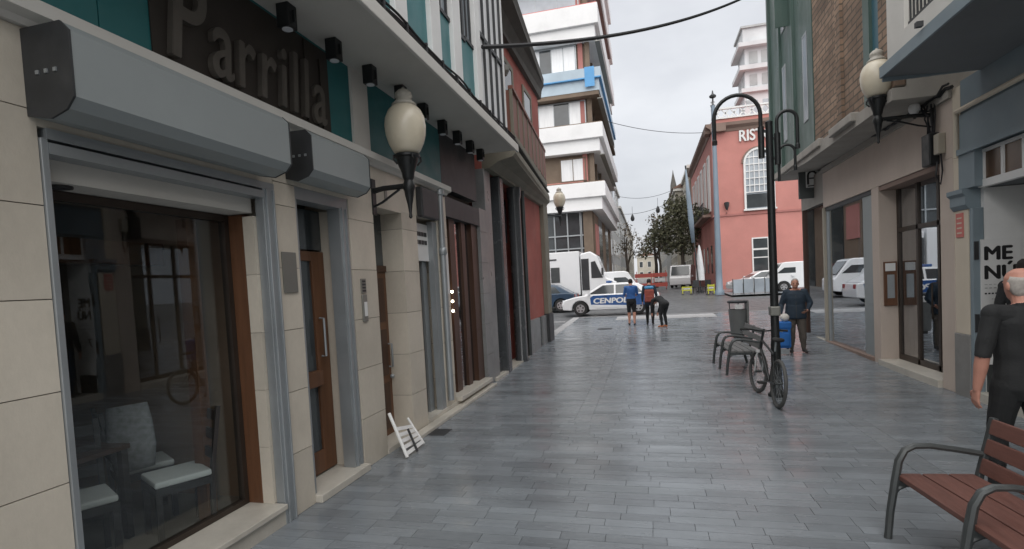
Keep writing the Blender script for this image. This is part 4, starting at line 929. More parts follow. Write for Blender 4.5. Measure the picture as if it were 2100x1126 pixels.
far_house('white house with downpipe second along the left of the far street', -9,-4.0,66.2,84,14.5,'tower_white', None, 4, 5)
far_house('low grey house far down the left of the street', -9,-3.9,84.2,112,13,'grey_facade', None, 3, 6)
far_house('cream house farthest along the left of the street', -9,-3.9,112.2,160,13,'beige_facade', None, 3, 7)
far_house('beige house with pitched tiled roof beyond the pink building', 3.9,13,76,96,13.6,'beige_facade', 2.6, 4, 5, -1)
far_house('weathered cream house between the pink building and the pitched roof', 4.9,12,64.3,75.8,14.3,'beige_facade', None, 4, 4, -1)
far_house('small pale house farthest along the right of the street', 3.2,12,97,150,12,'grey_facade', 1.5, 3, 7, -1)
far_house('pale end house closing the far street', -3.5,3.0,185,200,9,'beige_facade', 1.5, 2, 3, 1)
sp = thing('church_spire', 'small dark pointed spire on the distant skyline', 'spire', (4.6,95,.8)); g = G(); g.lathe([(.9,15),(.8,16.2),(.55,16.5),(.5,17.6),(.1,19.6),(.02,20.2)], 8, (4.8,98,0)); g.build('pinnacle', 'roof_dark', sp)

# trees at the start of the far street
def tree(label, x, y, h, blobs, seed, ma, n=170, size=.16):
    rr = random.Random(seed); z0 = gz(y)
    t = thing('street_tree', label, 'tree', (x,y,z0), 'trees in the far street')
    g = G(); g.tube([(x,y,z0-.1),(x+.08,y,z0+h*.3),(x-.05,y,z0+h*.5),(x+.1,y,z0+h*.75)], [.22,.17,.13,.05], 8)
    for c, r in blobs:
        c = Vector(c); b0 = Vector((x+.05,y,z0+h*rr.uniform(.3,.5))); mid = (b0+c)/2+Vector((rr.uniform(-.3,.3),0,.3)); g.tube([b0,mid,c], [.09,.06,.03], 6)
        for _ in range(5): e = c+Vector((rr.gauss(0,1),rr.gauss(0,1),rr.gauss(0,.8)+.3))*r*.6; g.tube([mid.lerp(c,.6),c.lerp(e,.5)+Vector((0,0,.1)),e], [.035,.022,.01], 5)
    g.build('trunk', 'bark', t, smooth=True)
    leaf_cloud(n, blobs, size, seed).build('crown', ma, t, fix=False); return t
tree('dense olive green street tree beside the pink building', 3.3,56,8.5,[((2.1,56,6.8),1.7),((3.5,56,7.9),1.9),((4.2,55.5,6.3),1.7),((3.0,56.5,8.9),1.4),((1.1,56.3,5.9),1.4),((3.6,55.6,4.9),1.3),((2.3,55.8,4.9),1.1)],11,'leaf',230,.17)
tree('thin brownish street tree in the middle of the far street', .8,60,8,[((.2,60,5.6),1.3),((1.4,60,6.8),1.3),((.9,60.2,8.0),1.0),((1.9,60,5.2),1.0)],12,'leaf_brown',110,.16)
tree('sparse bare-looking street tree by the left houses', -2.3,62,7.6,[((-2.7,62,5.4),1.2),((-1.7,62,6.2),1.2),((-2.3,62,7.4),1.0),((-1.4,61.8,4.8),.9)],13,'leaf_brown',85,.14)
tree('far leafy street tree deeper between the trunks', 1.6,78,8.5,[((.6,78,6.2),1.6),((2.0,78,7.2),1.5),((-.4,78,5.4),1.2)],14,'leaf',110,.2)

# tall blue-grey column, banner, parasol and barriers at the crossing
tc_ = thing('lamp_column', 'tall blue-grey column with small finial in front of the pink building', 'column', (4.45,37.3,gz(37.3)))
g = G(); g.lathe([(.3,0),(.3,.25),(.22,.35),(.2,1.5),(.12,12.2)], 16, (4.45,37.3,gz(37.3))); g.build('shaft', 'post_blue_grey', tc_, smooth=True)
g = G(); g.lathe([(.12,12.2),(.05,12.3),(.05,12.65),(.2,12.72),(.22,12.82),(.06,12.95),(.03,13.15)], 12, (4.45,37.3,gz(37.3))); g.build('finial', 'steel_dark', tc_, smooth=True)
bn = thing('banner_pole', 'leaning pole with a narrow pale banner beside the tree', 'banner', (3.55,42,gz(42)))
g = G(); g.tube([(3.6,42,.6),(3.4,42,4),(2.95,42,10)], .05, 8); g.build('pole', 'steel_dark', bn, smooth=True)
g = G(); g.loft([((3.3,41.95,4.3),.12,.03),((3.2,41.95,6),.2,.05),((3.08,41.95,7.8),.16,.04),((2.97,41.95,9.7),.05,.02)], (1,0,0), 10); g.build('cloth', 'post_blue_grey', bn, smooth='all')
ps = thing('closed_parasol', 'closed pale parasol standing at the corner of the pink building', 'parasol', (3.75,42.5,gz(42)))
g = G(); g.lathe([(.05,1.5),(.32,1.5),(.3,2.2),(.2,3.2),(.1,3.9),(.02,4.15)], 12, (3.75,42.5,0)); g.build('canopy', 'cloth_white', ps, smooth=True); g = G(); g.lathe([(.3,.62),(.3,.7),(.04,.74),(.04,1.5)], 12, (3.75,42.5,0)); g.build('stand', 'steel_dark', ps)
def cafe_chair(label, x, y, rz):
    t = thing('cafe_chair', label, 'chair', (0,0,0), 'dark cafe chairs at the corner'); B('seat', 'steel_dark', t, (-.22,-.22,.44,.22,.22,.48)); B('back', 'steel_dark', t, (-.22,.2,.5,.22,.24,.95))
    for a in (-.19,.19):
        for b in (-.19,.19): B('leg', 'steel_dark', t, (a-.02,b-.02,0,a+.02,b+.02,.44))
    place(t, (x,y,gz(y)), rz)
cafe_chair('dark cafe chair left of the closed parasol', 3.35, 40.5, .4); cafe_chair('dark cafe chair in front of the closed parasol', 3.95, 40.2, -.6)
def barrier(label, x, y, w_, h, rz, ma, grp):
    t = thing('road_barrier', label, 'barrier', (0,0,0), grp); 
    for k in range(3): B('board', ma if k % 2 == 0 else 'road_paint', t, (-w_/2,-.03,.25+k*h/3.4,w_/2,.03,.25+(k+.8)*h/3.4))
    for s_ in (-1,1): B('foot', 'steel_dark', t, (s_*w_*.4-.04,-.25,0,s_*w_*.4+.04,.25,.05)); B('post', ma, t, (s_*w_*.4-.03,-.06,.05,s_*w_*.4+.03,-.031,h+.2))
    place(t, (x,y,gz(y)), rz)
barrier('red and white works barrier left end in the far street', -.4,50,1.6,1.5,.1,'barrier_red','red works barriers'); barrier('red and white works barrier in the middle of the far street', 1.0,50.4,1.3,1.5,-.15,'barrier_red','red works barriers')
barrier('small yellow barrier board on the ground near the tall column', 4.05,38.5,.5,.5,.3,'yellow','yellow boards'); barrier('small yellow barrier board left of the parasol', 2.6,40,.7,.35,-.2,'yellow','yellow boards')
# benches of the far square: a low glazed balustrade in front of the pink wall
fb = thing('terrace_screen', 'low grey terrace screen in front of the pink building', 'screen', (5.7,36.5,gz(36))); 
for k in range(4): B('panel', 'pale_glass', fb, (5.15+k*.62,36.2,gz(36)+.15,5.7+k*.62,36.24,gz(36)+1.0)); B('post', 'grey_metal', fb, (5.1+k*.62,36.18,gz(36)-.02,5.14+k*.62,36.26,gz(36)+1.05))
# overhead wires
def wire(label, a, b, sag, r):
    g = G(); a = Vector(a); b = Vector(b); g.tube([a.lerp(b, k/24)-Vector((0,0,4*sag*(k/24)*(1-k/24))) for k in range(25)], r, 6)
    tag(g.build('overhead_cable', 'cable', None, smooth=True), label, 'cable', 'cables over the street')
wire('thick black cable sagging across the street high above', (-2.42,8.4,5.75), (3.75,17.6,10.3), .38, .035)
wire('thin wire between apartment block and pink building', (-2.6,40,13.4), (5.05,46,13.2), .35, .02)
wire('thin wire crossing the far street above the trees', (-4.0,70,12.6), (4.9,72,13.5), 1.0, .025); wire('second thin wire crossing the far street lower down', (-4.0,72,10.5), (4.9,68,12), 1.0, .025)
for k, (x, y, z, lab) in enumerate(((-1.8,76,9.8,'small lantern hanging from the far wires, left one'),(1.55,74,10.4,'small lantern hanging from the far wires, right one'))):
    g = G(); g.lathe([(.02,.9),(.12,.75),(.28,.3),(.22,0),(.05,-.1)], 8, (x,y,z)); g.tube([(x,y,z+.9),(x,y,z+1.9)], .02, 5); tag(g.build('hanging_lantern', 'steel_dark', None, smooth=True), lab, 'lantern', 'lanterns on the far wires')

# ------------------------------------------------------------------ benches
def bench(label, wood, loc, rz, L=1.58):
    """local: seat runs along y (0 to -L), faces -x; three cast arm frames"""
    t = thing('park_bench', label, 'bench', (0,0,0), 'benches along the street')
    for yy in (-.02, -L/2, -L+.02):
        fr = G()                    # front leg and arm in one sweep
        arm = [(-.02,yy,.0),(.0,yy,.2),(.035,yy,.42),(.06,yy,.56),(.1,yy,.635),(.16,yy,.665),(.26,yy,.665),(.42,yy,.64),(.605,yy,.605)]
        fr.tube(arm, [.026,.026,.028,.027,.025,.023,.021,.021,.02], 8)
        fr.bar((.03,yy,.405),(.56,yy,.4),.03,.04); fr.tube([(.01,yy,.3),(.05,yy,.36),(.1,yy,.385),(.16,yy,.39)], .016, 6)
        fr.build('arm_frame', 'grey_metal', t, smooth=True)
        bk = G(); bk.bar((.66,yy,.0),(.55,yy,.4),.045,.05); bk.bar((.55,yy,.39),(.66,yy,.86),.045,.04); bk.build('back_post', 'grey_metal', t, bevel=.008)
    for k in range(3 if wood == 'bench_wood' else 4):
        n = 3 if wood == 'bench_wood' else 4; w_ = .5/n; x = .045+k*w_
        B('seat_plank', wood, t, (x+.006,-L,.425,x+w_-.006,0,.462), bevel=.006)
    for k in range(3):
        z0 = .475+k*.135; g = G(); x0 = .545+(z0-.39)*.234; g.bar((x0+.055*.234,-L,z0+.055),(x0+.055*.234,0,z0+.055),.03,.105,(.234,0,1)); g.build('back_plank', wood, t, bevel=.006)
    place(t, loc, rz); return t
bench('reddish wooden bench with grey cast arms in the right foreground', 'bench_wood', (1.60,4.30,0), R(5))
bench('weathered grey bench behind the bicycle by the lamp post', 'bench_grey', (1.30,12.2,gz(12)), R(3), 1.5)

# ------------------------------------------------------------------ litter bin
lb = thing('litter_bin', 'grey tapered litter bin with open hood behind the far bench', 'bin', (2.42,16.3,gz(16.3)))
z0 = gz(16.3)
g = G(); g.lathe([(.2,.06),(.21,.08),(.26,.78),(.265,.8),(.24,.8),(.22,.5)], 20, (2.42,16.3,z0)); g.build('drum', 'bin_grey', lb, smooth=True)
g = G(); g.lathe([(.14,0),(.14,.06)], 14, (2.42,16.3,z0)); g.build('base', 'steel_dark', lb)
B('back_plate', 'bin_grey', lb, (2.62,16.12,z0+.05,2.68,16.5,z0+1.02), bevel=.01)
g = G(); g.lathe([(.275,.98),(.285,1.0),(.285,1.03),(.26,1.05)], 20, (2.42,16.3,z0)); g.build('hood', 'steel_dark', lb, smooth=True)
for k in range(3): a = k*2.1+.4; g = G(); g.bar((2.42+.25*math.cos(a),16.3+.25*math.sin(a),z0+.78),(2.42+.26*math.cos(a),16.3+.26*math.sin(a),z0+.99),.03,.012); g.build('hood_strut', 'steel_dark', lb)
B('posted_notice', 'poster_white', lb, (2.3,16.02,z0+.82,2.5,16.035,z0+.95))

# ------------------------------------------------------------------ hooked lamp post
LX, LY = 1.86, 9.0
lpst = thing('lamp_post', 'black lamp post with hooked arms beside the bicycle', 'lamp post', (LX,LY,0))
g = G(); g.lathe([(.13,0),(.13,.04),(.1,.06),(.085,.12),(.072,.5),(.07,.8),(.062,.9),(.058,2.4),(.052,4.15),(.056,4.2),(.03,4.22)], 16, (LX,LY,0)); g.build('pole', 'black_metal', lpst, smooth=True)
def hook(x0, x1, z0, zc, zend, r, sleeve):
    c = (x0+x1)/2; rad = (x1-x0)/2; pts = [(x0,LY,z0)]+[(c-rad*math.cos(PI*k/14),LY,zc+abs(rad)*math.sin(PI*k/14)) for k in range(15)]+[(x1,LY,zend)]
    g = G(); g.tube(pts, r, 8); o = g.build('hooked_arm', 'black_metal', lpst, smooth=True)
    if sleeve: g = G(); g.tube([(x0,LY,z0-.05),(x0,LY,z0+.42)], .045, 10); g.build('sleeve', 'black_metal', o, smooth=True); g = G(); g.bar((x0,LY,z0+.05),(LX,LY,z0+.05),.03,.04); g.bar((x0,LY,z0+.35),(LX,LY,z0+.35),.03,.04); g.build('bracket', 'black_metal', o)
    g = G(); g.lathe([(r*1.3,-.04),(r*1.3,.02),(r,.04)], 8, (x1,LY,zend)); g.build('arm_end', 'black_metal', o)
hook(1.745,1.08,3.72,4.33,3.98,.03,True); hook(1.97,2.25,3.6,4.2,3.8,.026,True); hook(1.985,2.21,3.3,3.72,3.48,.02,False)
B('post_band', 'plaque_grey', lpst, (LX-.075,LY-.075,1.25,LX+.075,LY+.075,1.4), bevel=.02)

# ------------------------------------------------------------------ bicycle
bk = thing('bicycle', 'dark bicycle leaning against the lamp post, seen from behind', 'bicycle', (0,0,0))
RW = .345
def wheel(y, steer):
    mw = Matrix.Translation((0,y,RW)) @ Matrix.Rotation(steer, 4, 'Z')
    def tr(p): return mw @ Vector(p)
    g = G(); g.tube([tr((0,(RW-.025)*math.cos(2*PI*k/40),(RW-.025)*math.sin(2*PI*k/40))) for k in range(40)], .026, 8, True); wh = g.build('wheel', 'rubber_grey', bk, smooth=True)
    g = G(); g.tube([tr((0,(RW-.055)*math.cos(2*PI*k/36),(RW-.055)*math.sin(2*PI*k/36))) for k in range(36)], .012, 6, True); g.build('rim', 'grey_metal', wh, smooth=True)
    g = G()
    for k in range(24): a = 2*PI*k/24; g.tube([tr((.025*(-1)**k,.02*math.cos(a+.4),.02*math.sin(a+.4))),tr((0,(RW-.05)*math.cos(a),(RW-.05)*math.sin(a)))], .0018, 4)
    stuff(g.build('spokes', 'alu', wh)); g = G(); g.tube([tr((-.05,0,0)),tr((.05,0,0))], .02, 8); g.build('hub', 'grey_metal', wh, smooth=True)
wheel(0, 0); wheel(1.06, .12)
fr = G(); bb_ = (0,.43,.29); st = (0,.24,.78); hd = (0,.93,.86); hb = (0,.96,.72)
fr.tube([bb_,st], .017, 8); fr.tube([bb_,hb], .021, 8); fr.tube([(0,.27,.72),hd], .018, 8); fr.tube([hd,hb], .02, 8)
for s_ in (-1,1): fr.tube([(s_*.055,0,RW),(s_*.03,.41,.3)], .01, 6); fr.tube([(s_*.055,0,RW),(s_*.02,.26,.7)], .009, 6)
fr.build('frame', 'black_metal', bk, smooth=True)
g = G()
for s_ in (-1,1): g.tube([(s_*.02,.97,.7),(s_*.055,.99,.62),(s_*.055,1.06,RW)], .013, 6)
g.box(-.07,.96,.66,.07,1.0,.7); g.build('fork', 'bike_white', bk, smooth=True)
g = G(); g.tube([(0,.92,.87),(0,.9,1.0)], .015, 8); g.tube([(-.33,.84,1.03),(-.2,.9,1.03),(-.05,.92,1.01),(.05,.92,1.01),(.2,.9,1.03),(.33,.84,1.03)], .013, 8); hbar = g.build('handlebar', 'black_metal', bk, smooth=True)
for s_ in (-1,1): g = G(); g.tube([(s_*.23,.885,1.032),(s_*.345,.835,1.03)], .018, 8); g.build('grip', 'tyre', hbar, smooth=True); g = G(); g.tube([(s_*.2,.93,1.02),(s_*.3,.93,1.0)], .006, 5); g.build('brake_lever', 'alu', hbar)
g = G(); g.tube([(0,.24,.77),(0,.215,.93)], .014, 8); g.build('seat_post', 'alu', bk, smooth=True)
g = G(); g.loft([((0,.06,.95),.07,.028),((0,.1,.96),.085,.03),((0,.2,.955),.06,.028),((0,.33,.95),.022,.02)], (1,0,0), 12); g.build('saddle', 'tyre', bk, smooth='all')
g = G(); g.tube([(.075*math.cos(2*PI*k/20)*0+.05,.43+.095*math.cos(2*PI*k/20),.29+.095*math.sin(2*PI*k/20)) for k in range(20)], .006, 5, True); cr_ = g.build('chainring', 'grey_metal', bk, smooth=True)
for s_, a in ((1,-.1),(-1,PI-.1)): e = (s_*.09,.43+.17*math.cos(a),.29+.17*math.sin(a)); g = G(); g.tube([(s_*.06,.43,.29),e], .011, 6); g.build('crank', 'grey_metal', cr_); B('pedal', 'tyre', cr_, (e[0]+s_*.01,e[1]-.05,e[2]-.015,e[0]+s_*.12,e[1]+.05,e[2]+.015))
bk.matrix_basis = Matrix.Translation((1.70,8.22,0)) @ Matrix.Rotation(R(4), 4, 'Z') @ Matrix.Rotation(R(4), 4, 'Y')

# ------------------------------------------------------------------ vehicles
def car(label, ma, loc, rz, L=4.25, W=1.72, hood=.88, roof=1.46, front=-.88, wb=2.65, cat='car', glassm='dark_glass', grp=None, van=False):
    """local: front towards -x, front axle at x=0, ground z=0"""
    t = thing('parked_van' if van else 'parked_car', label, cat, (0,0,0), grp)
    x0 = front; x1 = front+L; h = W/2; r = .33
    def arch(cx): return [(cx-.40*math.cos(PI*k/10), .30+.40*math.sin(PI*k/10)) for k in range(11)]
    if van: top = [(x1,.35),(x1,roof-.1),(x1-.05,roof),(x0+.95,roof),(x0+.75,roof-.06),(x0+.15,1.05),(x0+.02,.9),(x0,.6),(x0+.03,.3)]
    else: top = [(x1-.02,.32),(x1,.62),(x1-.03,.92),(x1-.45,.97),(x0+1.25,.95),(x0+.55,.86),(x0+.12,.74),(x0+.0,.55),(x0+.05,.28)]
    poly = top+[(-.42,.24)]+arch(0)+[(.42,.24),(wb-.42,.24)]+arch(wb)+[(wb+.42,.24)]
    g = G(); g.prism(poly, 'y', -h, h); body = g.build('body', ma, t, bevel=.05, seg=3)
    for p in body.data.polygons: p.use_smooth = False
    if not van:
        a = [(x0+1.05,.93),(x0+1.85,roof-.05),(x0+2.15,roof),(x1-1.35,roof),(x1-.95,roof-.06),(x1-.2,.95)]
        n = len(a); inn = h-.07; vs = []
        for s_ in (-1,1):
            for p in a: k = (p[1]-.93)/(roof-.93); vs.append((p[0],s_*(inn-.17*k),p[1]))
        g = G(); g.add(vs, [tuple(range(n)),tuple(range(2*n-1,n-1,-1))]+[(i,(i+1)%n,(i+1)%n+n,i+n) for i in range(n)]); cb_ = g.build('cabin', ma, t, bevel=.03)
        def sp(p, s_, off=.006): k = (p[1]-.93)/(roof-.93); return (p[0],s_*(inn-.17*k+off),p[1])
        for s_ in (-1,1):
            for q in ([(x0+1.28,.98),(x0+1.95,roof-.09),(x0+2.45,roof-.08),(x0+2.45,.98)],[(x0+2.53,.98),(x0+2.53,roof-.08),(x1-1.4,roof-.08),(x1-1.05,roof-.16),(x1-.75,.98)]):
                g = G(); g.add([sp(p, s_) for p in q], [tuple(range(len(q)))]); g.build('side_window', glassm, cb_)
        def cross(p, q, name, o):
            g = G(); ins = .1; P_ = []
            for pp in (p, q):
                k = (pp[1]-.93)/(roof-.93); yy = inn-.17*k-ins; P_.append((pp, yy))
            nx = Vector((-(q[1]-p[1]),0,q[0]-p[0])).normalized()*o
            g.quad(*(Vector((P_[0][0][0],-P_[0][1],P_[0][0][1]))+nx, Vector((P_[0][0][0],P_[0][1],P_[0][0][1]))+nx, Vector((P_[1][0][0],P_[1][1],P_[1][0][1]))+nx, Vector((P_[1][0][0],-P_[1][1],P_[1][0][1]))+nx)); g.build(name, glassm, cb_)
        cross((x0+1.15,.99),(x0+1.8,roof-.09), 'windscreen', .006); cross((x1-.92,roof-.1),(x1-.32,1.0), 'rear_window', .006)
    else:
        for s_ in (-1,1):
            g = G(); pts = [(x0+.4,1.2),(x0+.85,roof-.35),(x0+1.5,roof-.35),(x0+1.5,1.2)]; g.add([(p[0],s_*(h+.006),p[1]) for p in pts], [(0,1,2,3)]); g.build('side_window', glassm, t)
        g = G(); g.quad((x0+.2,-h+.12,1.15),(x0+.2,h-.12,1.15),(x0+.72,h-.16,roof-.14),(x0+.72,-h+.16,roof-.14)); o_ = g.build('windscreen', glassm, t); o_.data.transform(Matrix.Translation((-.03,0,.02)))
    for cx in (0, wb):
        for s_ in (-1,1):
            g = G(); g.tube([(cx,s_*(h-.2),r),(cx,s_*(h-.015),r)], r, 22); wh = g.build('wheel', 'tyre', t, bevel=.025)
            g = G(); g.tube([(cx,s_*(h-.1),r),(cx,s_*(h-.006),r)], .2, 20); g.build('rim', 'rim', wh)
            for k in range(5): a_ = 2*PI*k/5+.3; g = G(); g.tube([(cx+.125*math.cos(a_),s_*(h-.01),r+.125*math.sin(a_)),(cx+.125*math.cos(a_),s_*(h-.002),r+.125*math.sin(a_))], .042, 8); g.build('rim_hole', 'tyre', wh)
    for s_ in (-1,1):
        B('headlight', 'headlamp', t, (x0+.02,s_*h*.62-.16,.62,x0+.14,s_*h*.62+.16,.74)); B('tail_light', 'lamp_red', t, (x1-.06,s_*h*.75-.12,.7,x1+.006,s_*h*.75+.12,.88)); B('mirror', ma, t, (x0+1.25,s_*(h+.03)-.09,.98,x0+1.37,s_*(h+.03)+.09,1.1))
        for xx in (x0+2.0, x0+2.95): B('door_handle', 'steel_dark', t, (xx,s_*(h+.012)-.012,.865,xx+.14,s_*(h+.012)+.012,.89))
    place(t, loc, rz); return t, h, x0, x1
pc, h, x0, x1 = car('white and blue police car with white lettering on its side at the crossing', 'car_white', (-3.15,26.0,gz(26)), 0, 4.5)
pc.name = 'police_car'
zo = Matrix.Translation((-3.15,26.0,gz(26)))
def pcq(name, pts, ma, off):
    g = G(); g.add([(p[0]-3.15,26-h-off,p[1]+gz(26)) for p in pts], [tuple(range(len(pts)))]); return g.build(name, ma, pc)
pcq('blue_livery', [(.47,.82),(.62,.92),(2.95,.93),(3.35,.9),(3.3,.6),(3.1,.42),(2.2,.42),(.75,.36),(.5,.5)], 'car_blue', .008)
pcq('white_stripe', [(.5,.50),(.6,.50),(2.1,.42),(2.1,.36),(.75,.34)], 'car_white', .012)
text('lettering', 'CENPOL', .34, basis((-2.55,26-h-.013,gz(26)+.55), (1,0,0), (0,0,1)), 'white_paint', pc, .002, 1.22, 0, .014, .12)
g = G(); g.box(-1.95,25.6,gz(26)+1.46,-1.7,26.4,gz(26)+1.58); g.build('light_bar', 'car_blue', pc, bevel=.03)
car('dark blue parked car half hidden behind the police car', 'car_navy', (-7.2,28.9,gz(29)), 0, 4.3, grp='cars at the crossing')
car('white van on the far side of the crossing right of the box truck', 'car_white', (-1.2,31.8,gz(31.6)), PI, 4.2, 1.8, .9, 1.95, -.8, 2.6, 'van', van=True, grp='vans and trucks beyond the police car')
car('white car parked in front of the pink building left of the lamp post', 'car_white', (6.2,39.6,gz(39)), R(8), 4.1, roof=1.42, grp='cars before the pink building')
car('white van parked behind the man with the trolley', 'car_white', (8.3,38.2,gz(38)), 0, 4.6, 1.85, .9, 1.9, -.8, 2.9, 'van', van=True, grp='cars before the pink building')
car('pale van parked far down the street under the dense tree', 'car_white', (2.9,52,gz(52)), R(80), 4.6, 1.85, .9, 2.1, -.8, 2.9, 'van', van=True, grp='vans down the far street')
# box truck facing right
bt = thing('box_truck', 'tall white box truck standing behind the police car', 'truck', (-4.6,31,gz(31))); z0 = gz(31)
B('box_body', 'car_white', bt, (-7.6,30.1,z0+.75,-3.72,32.2,z0+3.2), bevel=.03); B('chassis', 'steel_dark', bt, (-7.5,30.4,z0+.4,-1.9,31.9,z0+.74))
g = G(); g.prism([(-3.66,z0+.5),(-3.66,z0+3.05),(-3.1,z0+3.15),(-2.75,z0+2.9),(-2.3,z0+1.65),(-1.75,z0+1.4),(-1.6,z0+1.1),(-1.58,z0+.5)], 'y', 30.15, 32.1); g.build('cab', 'car_white', bt, bevel=.06)
B('door_gap', 'dark_glass', bt, (-3.62,30.13,z0+1.0,-3.2,30.149,z0+2.75)); g = G(); g.add([(x,30.138,z0+z) for x, z in ((-3.08,1.65),(-3.08,2.55),(-2.85,2.6),(-2.45,1.65))], [(0,1,2,3)]); g.build('side_window', 'dark_glass', bt)
B('side_vent', 'steel_dark', bt, (-5.4,30.08,z0+2.75,-5.0,30.099,z0+2.83)); B('side_hatch', 'grey_metal', bt, (-5.35,30.07,z0+1.5,-4.85,30.098,z0+2.35)); B('mirror', 'steel_dark', bt, (-2.5,29.9,z0+1.8,-2.4,30.1,z0+2.2))
for cx in (-6.5,-2.4):
    for yy in (30.2,31.9): g = G(); g.tube([(cx,yy,z0+.4),(cx,yy+.2,z0+.4)], .4, 20); w_ = g.build('wheel', 'tyre', bt, bevel=.03); g = G(); g.tube([(cx,yy-.01,z0+.4),(cx,yy+.1,z0+.4)], .2, 16); g.build('rim', 'rim', w_)

# ------------------------------------------------------------------ people
def person(label, loc, rz, J, cloth, group=None, hair=None, voxel=.013, bald=False, face=False, height=1.75, bulk=1.0, tilt=(0,0,0)):
    """J: joint overrides (local, facing +y, height 1.75). cloth: region -> material. One continuous remeshed body."""
    D = dict(hip=(0,0,.93), chest=(0,.01,1.28), neck=(0,-.015,1.47), head=(0,.025,1.62),
             shL=(-.185,0,1.42), shR=(.185,0,1.42), elL=(-.25,-.02,1.13), elR=(.25,-.02,1.13), wrL=(-.26,.05,.88), wrR=(.26,.05,.88),
             hdL=(0,.25,-1), hdR=(0,.25,-1), hpL=(-.09,0,.9), hpR=(.09,0,.9), knL=(-.1,.02,.49), knR=(.1,.02,.49), anL=(-.1,-.02,.09), anR=(.1,-.02,.09), ftL=(-.12,.17,.035), ftR=(.12,.17,.035), look=(0,1,0))
    D.update(J); D = {k: Vector(v) for k, v in D.items()}
    t = thing('person', label, 'person', (0,0,0), group)
    b = bulk; g = G(); segs = []          # segs: (a, ra, b, rb, region)
    def limb(name, pts, rs, regs):
        g.loft([(p, r, r) for p, r in zip(pts, rs)], (1,.02,.01), 12) if False else g.tube(pts, rs, 12)
        for p, r in zip(pts, rs): g.ball(p, r*.99, 8)
        for i in range(len(pts)-1): segs.append((Vector(pts[i]), rs[i], Vector(pts[i+1]), rs[i+1], regs[i]))
    hip, ch, nk, hd = D['hip'], D['chest'], D['neck'], D['head']
    up = (ch-hip).normalized()
    side = (D['shR']-D['shL']).normalized()
    g.loft([(hip-up*.13,.10*b,.09*b),(hip-up*.05,.165*b,.12*b),(hip+up*.05,.165*b,.115*b),(hip.lerp(ch,.45),.15*b,.105*b),(ch,.172*b,.115*b),(ch.lerp(nk,.45),.18*b,.105*b),(ch.lerp(nk,.78),.125*b,.08*b),(nk,.065,.065)], side, 18)
    segs.append((hip-up*.1,.15*b,hip+up*.02,.15*b,'hips')); segs.append((hip+up*.07,.14*b,ch,.15*b,'torso')); segs.append((ch,.15*b,ch.lerp(nk,.8),.13*b,'torso'))
    # shoulders
    for s_, sh in ((-1,D['shL']),(1,D['shR'])):
        g.tube([ch.lerp(nk,.55)+side*(s_*.03),sh], [.082*b,.056*b], 12); g.ball(sh, .058*b, 10); segs.append((ch.lerp(nk,.6),.09*b,sh,.06*b,'torso'))
    # neck and head
    lk = D['look'].normalized(); hs = side-lk*side.dot(lk); hs.normalize(); hu = hs.cross(lk)
    g.tube([nk-(hd-nk)*.1,hd-hu*.05], [.062,.056], 12); segs.append((nk,.058,hd-hu*.06,.056,'head'))
    g.loft([(hd-hu*.115+lk*.045,.03,.03),(hd-hu*.095+lk*.035,.05,.058),(hd-hu*.05+lk*.02,.066,.082),(hd+lk*.005,.074,.094),(hd+hu*.05-lk*.003,.075,.096),(hd+hu*.09-lk*.005,.058,.075),(hd+hu*.115-lk*.005,.025,.035)], hs, 16)
    segs.append((hd-hu*.05,.085,hd+hu*.05,.085,'head'))
    g.loft([(hd+lk*.088+hu*.015,.009,.009),(hd+lk*.1-hu*.01,.012,.012),(hd+lk*.108-hu*.03,.016,.013),(hd+lk*.09-hu*.04,.014,.01)], hs, 8)      # nose
    g.tube([hd+lk*.088-hu*.066-hs*.022,hd+lk*.094-hu*.066,hd+lk*.088-hu*.066+hs*.022], .009, 6)                                    # lips
    for s_ in (-1,1):
        g.ball(hd+hs*(s_*.078)-lk*.008-hu*.012, (.014,.022,.032), 6)                                                               # ears
        g.tube([hd+lk*.083+hs*(s_*.018)+hu*.022,hd+lk*.078+hs*(s_*.05)+hu*.024], .009, 6)                                           # brow
    # arms, hands
    for k in 'LR':
        sh, el, wr = D['sh'+k], D['el'+k], D['wr'+k]
        limb('arm', [sh, sh.lerp(el,.45), sh.lerp(el,.62), el], [.056*b,.053*b,.05*b,.045*b], ['upper_arm','upper_arm','elbow'])
        limb('fore', [el, el.lerp(wr,.35), wr], [.044*b,.043*b,.028], ['forearm','forearm'])
        d = D['hd'+k].normalized(); s_ = -1 if k == 'L' else 1
        pn = Vector((0,1,0))-d*d.y; pn.normalize() ; wd = d.cross(Vector((-s_,0,0))); wd = wd.normalized() if wd.length > .1 else pn
        inn = Vector((-s_,0,0)); inn = (inn-d*inn.dot(d)).normalized(); wd = d.cross(inn).normalized()
        if wd.y < 0: wd = -wd
        g.loft([(wr,.026,.02),(wr+d*.03,.036,.017),(wr+d*.075,.042,.015),(wr+d*.095,.04,.013)], wd, 10); segs.append((wr+d*.01,.03,wr+d*.16,.035,'hand'))
        for i, ln in enumerate((.07,.08,.075,.058)):
            o = wr+d*.085+wd*(.034-.0235*i); m1 = o+d*(ln*.5)+inn*.006; m2 = m1+d*(ln*.45)+inn*.022; g.tube([o,m1,m2], [.0105,.0095,.008], 6)
        o = wr+d*.03+wd*.03; g.tube([o,o+d*.03+wd*.028+inn*.01,o+d*.065+wd*.036+inn*.02], [.013,.011,.009], 6)
